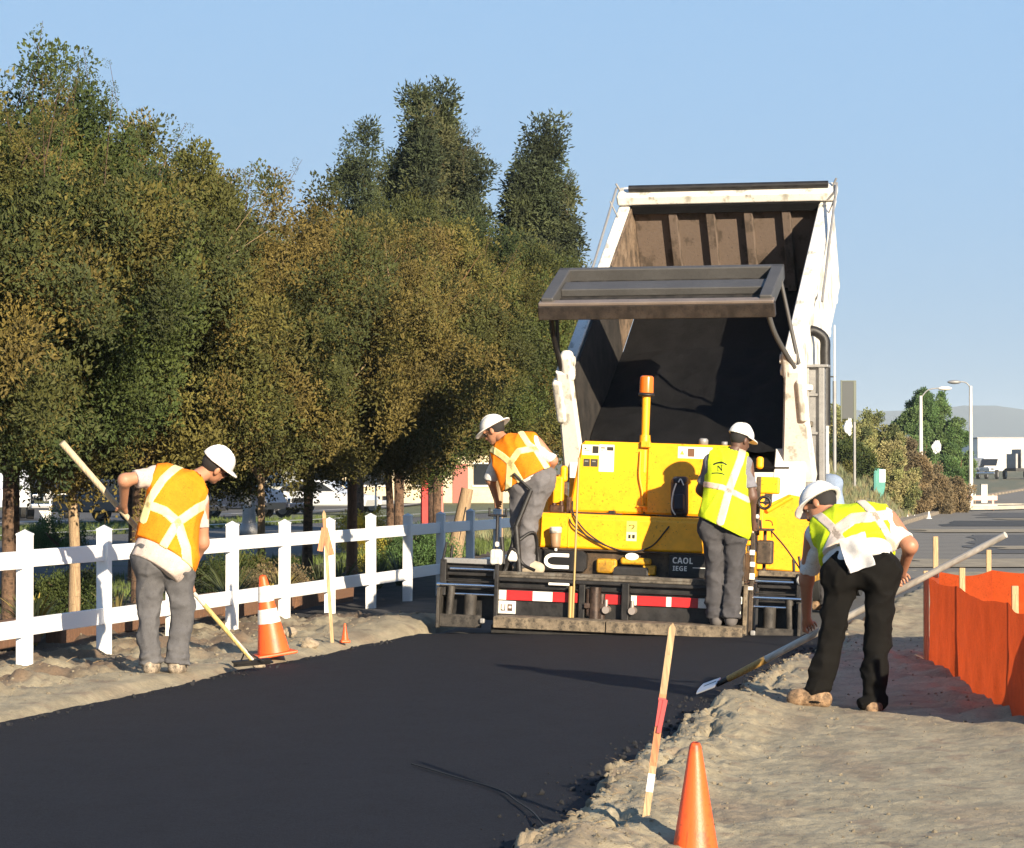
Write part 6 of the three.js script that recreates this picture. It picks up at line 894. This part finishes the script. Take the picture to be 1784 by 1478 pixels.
{
  const t = thing('shovel', 'long shovel with tan and white handle held low by the person in black trousers', 'shovel', [1.36, 0.10, -18.75]), e = F(1.66, 0.99, -1.20);
  obj('socket', [rod(F(-0.02, -0.01, 0.02), mixv(F(0, 0, 0), e, 0.06), 0.018, 0.018)], M.black, t);
  obj('lower_handle', [rod(mixv(F(0, 0, 0), e, 0.03), mixv(F(0, 0, 0), e, 0.17), 0.021, 0.025, 12)], M.poleTan, t);
  obj('handle', [rod(mixv(F(0, 0, 0), e, 0.165), e, 0.0235, 0.020, 12)], mat([0.58, 0.57, 0.56], 0.45, 0, { map: tWood, m: 3 }), t);
  const s = new THREE.Shape(); s.moveTo(-0.09, 0.0); s.lineTo(0.09, 0.0); s.lineTo(0.095, 0.125); s.quadraticCurveTo(0.0, 0.145, -0.095, 0.125); s.lineTo(-0.09, 0.0);
  const ly = V(-0.80, -0.33, -0.35).normalize(), lx = V(0.30, 0.25, -0.85), lz = lx.clone().cross(ly).normalize(); lx.copy(ly).cross(lz).normalize();
  obj('blade', [new THREE.ExtrudeGeometry(s, { depth: 0.006, bevelEnabled: true, bevelSize: 0.003, bevelThickness: 0.002, bevelSegments: 1 }).applyMatrix4(new THREE.Matrix4().makeBasis(lx, ly, lz)).translate(-0.02, 0.0, 0.0)], mat([0.55, 0.56, 0.58], 0.35, 0.7), t);
  obj('brace', [rod(F(-0.02, 0, 0.03), F(-0.10, -0.035, 0.05), 0.014)], M.black, t);
}
// worker standing on the walkway at the right of the screed
const atP = (x, y, f) => paver.localToWorld(F(x, y, f));
{
  const w = atP(0.955, 0.128, 0.19);
  person({
    label: 'person in lime yellow vest standing upright on the paver walkway', seed: 13, x: w.x, y: w.y, d: -w.z, skin: M.skinDark, trousers: M.trouserSlate, boots: mat([0.09, 0.08, 0.075], 0.85), shirt: M.shirtGrey, vest: M.vestLime, tape: mat([0.66, 0.50, 0.42], 0.4, 0, { map: tGrime, m: 0.4 }), bulk: 1.05, trouserFit: 0.026, cuffR: 0.082,
    J: { Ls: [-0.155, 1.50, 0.10], Rs: [0.20, 1.475, 0.02], Le: [-0.22, 1.24, 0.22], Lw: [-0.06, 1.04, 0.36], Re: [0.235, 1.18, 0.0], Rw: [0.255, 0.965, 0.15], Lh: [-0.125, 0.90, 0.03], Rh: [0.075, 0.90, -0.01], Lk: [-0.105, 0.49, 0.05], Rk: [0.065, 0.49, 0.02], La: [-0.09, 0.08, 0.03], Ra: [0.035, 0.08, -0.05], Lt: [-0.09, 0.04, 0.16], Rt: [0.045, 0.04, 0.10], H: [0.135, 1.70, 0.09] },
    face: [0.72, -0.30, 0.62], up: [0.25, 0.95, 0.1], grips: [['Rw', [0.27, 0.90, 0.215], [0.05, 1, 0]], ['Lw', [-0.03, 0.99, 0.42], [1, 0, 0]]],
    shirtHem: -0.08, vestHem: 0.01, hemTilt: -0.40, sleeve: 0.72, flare: 0.0, vestWide: -0.005, vestFlare: 0.05,
    tapes: [tapeLine(1262, 1085, 189, 0.075, [[1292, 775], [1285, 798], [1267, 844], [1249, 905]]), tapeLine(1262, 1085, 189, 0.055, [[1215, 839], [1254, 846], [1300, 868]])],
    emblem: (vest, t, { midS, ax, dn }) => {
      const c = document.createElement('canvas'); c.width = c.height = 256; const g = c.getContext('2d'); g.clearRect(0, 0, 256, 256); g.strokeStyle = '#17200a'; g.fillStyle = '#17200a'; g.lineWidth = 24; g.beginPath(); g.moveTo(40, 70); g.quadraticCurveTo(140, 20, 220, 90); g.stroke(); g.lineWidth = 16; g.beginPath(); g.moveTo(20, 190); g.quadraticCurveTo(110, 180, 190, 225); g.stroke(); g.font = 'bold 110px serif'; g.fillText('N', 84, 168);
      const m = new THREE.CanvasTexture(c); m.colorSpace = THREE.SRGBColorSpace; const p = midS.clone().addScaledVector(ax, -0.085).addScaledVector(dn, 0.055); p.z += 0.13;
      const w2 = vest.localToWorld(p.clone()), d = new DecalGeometry(vest, w2, new THREE.Euler(-0.2, 0, 0), V(0.17, 0.17, 0.3)); d.applyMatrix4(vest.matrixWorld.clone().invert());
      const mesh = obj('printed_emblem', d, new THREE.MeshStandardMaterial({ map: m, transparent: true, roughness: 0.8, polygonOffset: true, polygonOffsetFactor: -4 }), vest);
    },
  });
}
// worker leaning over on the platform at the left
{
  const w = atP(-0.905, 0.52, 0.72);
  const lg = thing; person({
    label: 'person in orange vest and wide white hat leaning over on the paver platform', seed: 23, x: w.x - 0.06, y: w.y, d: -w.z, skin: M.skin, trousers: mat([0.135, 0.13, 0.14], 0.9, 0, { map: tGrime, m: 0.35, bump: tWeave, bm: 0.2, bs: 0.001 }), boots: mat([0.40, 0.33, 0.24], 0.8), shirt: M.shirtWhite, vest: M.vestOrange, tape: M.tapeYellow, bulk: 1.12, trouserFit: 0.022, cuffR: 0.075,
    J: { Ls: [-0.36, 1.10, 0.14], Rs: [0.04, 1.235, -0.05], Le: [-0.40, 0.88, 0.22], Lw: [-0.35, 0.70, 0.30], Re: [0.19, 1.06, -0.05], Rw: [0.12, 0.86, 0.12], Lh: [-0.09, 0.83, 0.05], Rh: [0.085, 0.88, -0.02], Lk: [-0.125, 0.46, 0.06], Rk: [-0.045, 0.46, -0.01], La: [-0.11, 0.085, 0.10], Ra: [-0.06, 0.085, -0.03], Lt: [-0.02, 0.04, 0.18], Rt: [0.06, 0.04, -0.06], H: [-0.365, 1.345, 0.20] },
    face: [-0.75, -0.45, 0.35], up: [-0.42, 0.88, 0.15], grips: [['Lw', [-0.33, 0.64, 0.36], [0.3, 1, 0]], ['Rw', [0.10, 0.80, 0.18], [1, 0, 0]]],
    shirtHem: -0.02, vestHem: -0.05, sleeve: 0.97, brim: [0.175, 0.19, 0.01], brimDrop: 0.4, vestExtra: [[[-0.30, 1.0, 0.06], [-0.19, 0.66, 0.06], 0.08, 0.03], [[-0.22, 1.0, 0.08], [-0.15, 0.72, 0.0], 0.09, 0.045]],
    tapes: [tapeLine(936, 998, 184, 0.062, [[845, 770], [883, 795], [896, 806], [915, 840]]), tapeLine(936, 998, 184, 0.062, [[893, 860], [896, 808], [911, 787], [948, 780]]), tapeLine(936, 998, 184, 0.058, [[908, 742], [928, 774], [941, 784], [962, 818]])], glasses: true,
  });
}
// worker half hidden behind the truck's right side
person({
  label: 'person in pale blue shirt stooping behind the right side of the truck', seed: 33, x: 3.46, y: 0.0, d: 31.5, skin: M.skin, trousers: M.trouserSlate, boots: M.boot, shirt: M.shirtBlue, bulk: 1.1,
  J: { Ls: [-0.12, 1.33, 0.10], Rs: [0.10, 1.40, -0.10], Le: [-0.22, 1.10, 0.2], Lw: [-0.3, 0.9, 0.3], Re: [0.0, 1.12, -0.16], Rw: [-0.18, 0.95, 0.0], Lh: [-0.02, 0.90, 0.08], Rh: [0.12, 0.90, -0.08], Lk: [-0.04, 0.48, 0.12], Rk: [0.12, 0.48, -0.04], La: [0.0, 0.08, 0.1], Ra: [0.14, 0.08, -0.08], Lt: [-0.13, 0.04, 0.14], Rt: [0.0, 0.04, -0.06], H: [-0.26, 1.50, 0.03] },
  face: [-0.9, -0.4, 0.1], up: [-0.35, 0.9, 0], grips: [['Lw', [-0.34, 0.85, 0.34], [0, 1, 0]], ['Rw', [-0.23, 0.9, 0.04], [0, 1, 0]]], shirtHem: 0.05, sleeve: 0.9,
});
// the folded cloth hanging from the bending worker's waist
{
  const t = thing('cloth', 'white folded cloth hanging from the waist of the person in black trousers', 'cloth', [2.06 + 0.015, 0.985, -17.33]);
  const g = new THREE.PlaneGeometry(0.17, 0.21, 14, 18), p = g.attributes.position; for (let i = 0; i < p.count; i++) { const x = p.getX(i), y = p.getY(i); p.setXYZ(i, x * (1 - 0.12 * (y + 0.1)) + 0.015 * noise(y * 12, 3), y + 0.012 * noise(x * 14, 2), 0.03 * Math.sin(x * 18) * (0.5 - y * 2) + 0.025 * noise(x * 9, y * 9)); }
  g.computeVertexNormals(); const back = g.clone().translate(0, 0, -0.03); obj('fold', [g], mat([0.72, 0.72, 0.74], 0.9, 0, { side: THREE.DoubleSide, map: tGrime, m: 0.3 }), t).rotation.set(0.1, -0.35, 0.42); obj('fold', [back], mat([0.70, 0.70, 0.72], 0.9, 0, { side: THREE.DoubleSide }), t).rotation.set(0.05, -0.2, 0.35);
}
scene.traverse((o) => { if (o.isMesh) shade(o); });
renderer.render(scene, camera);
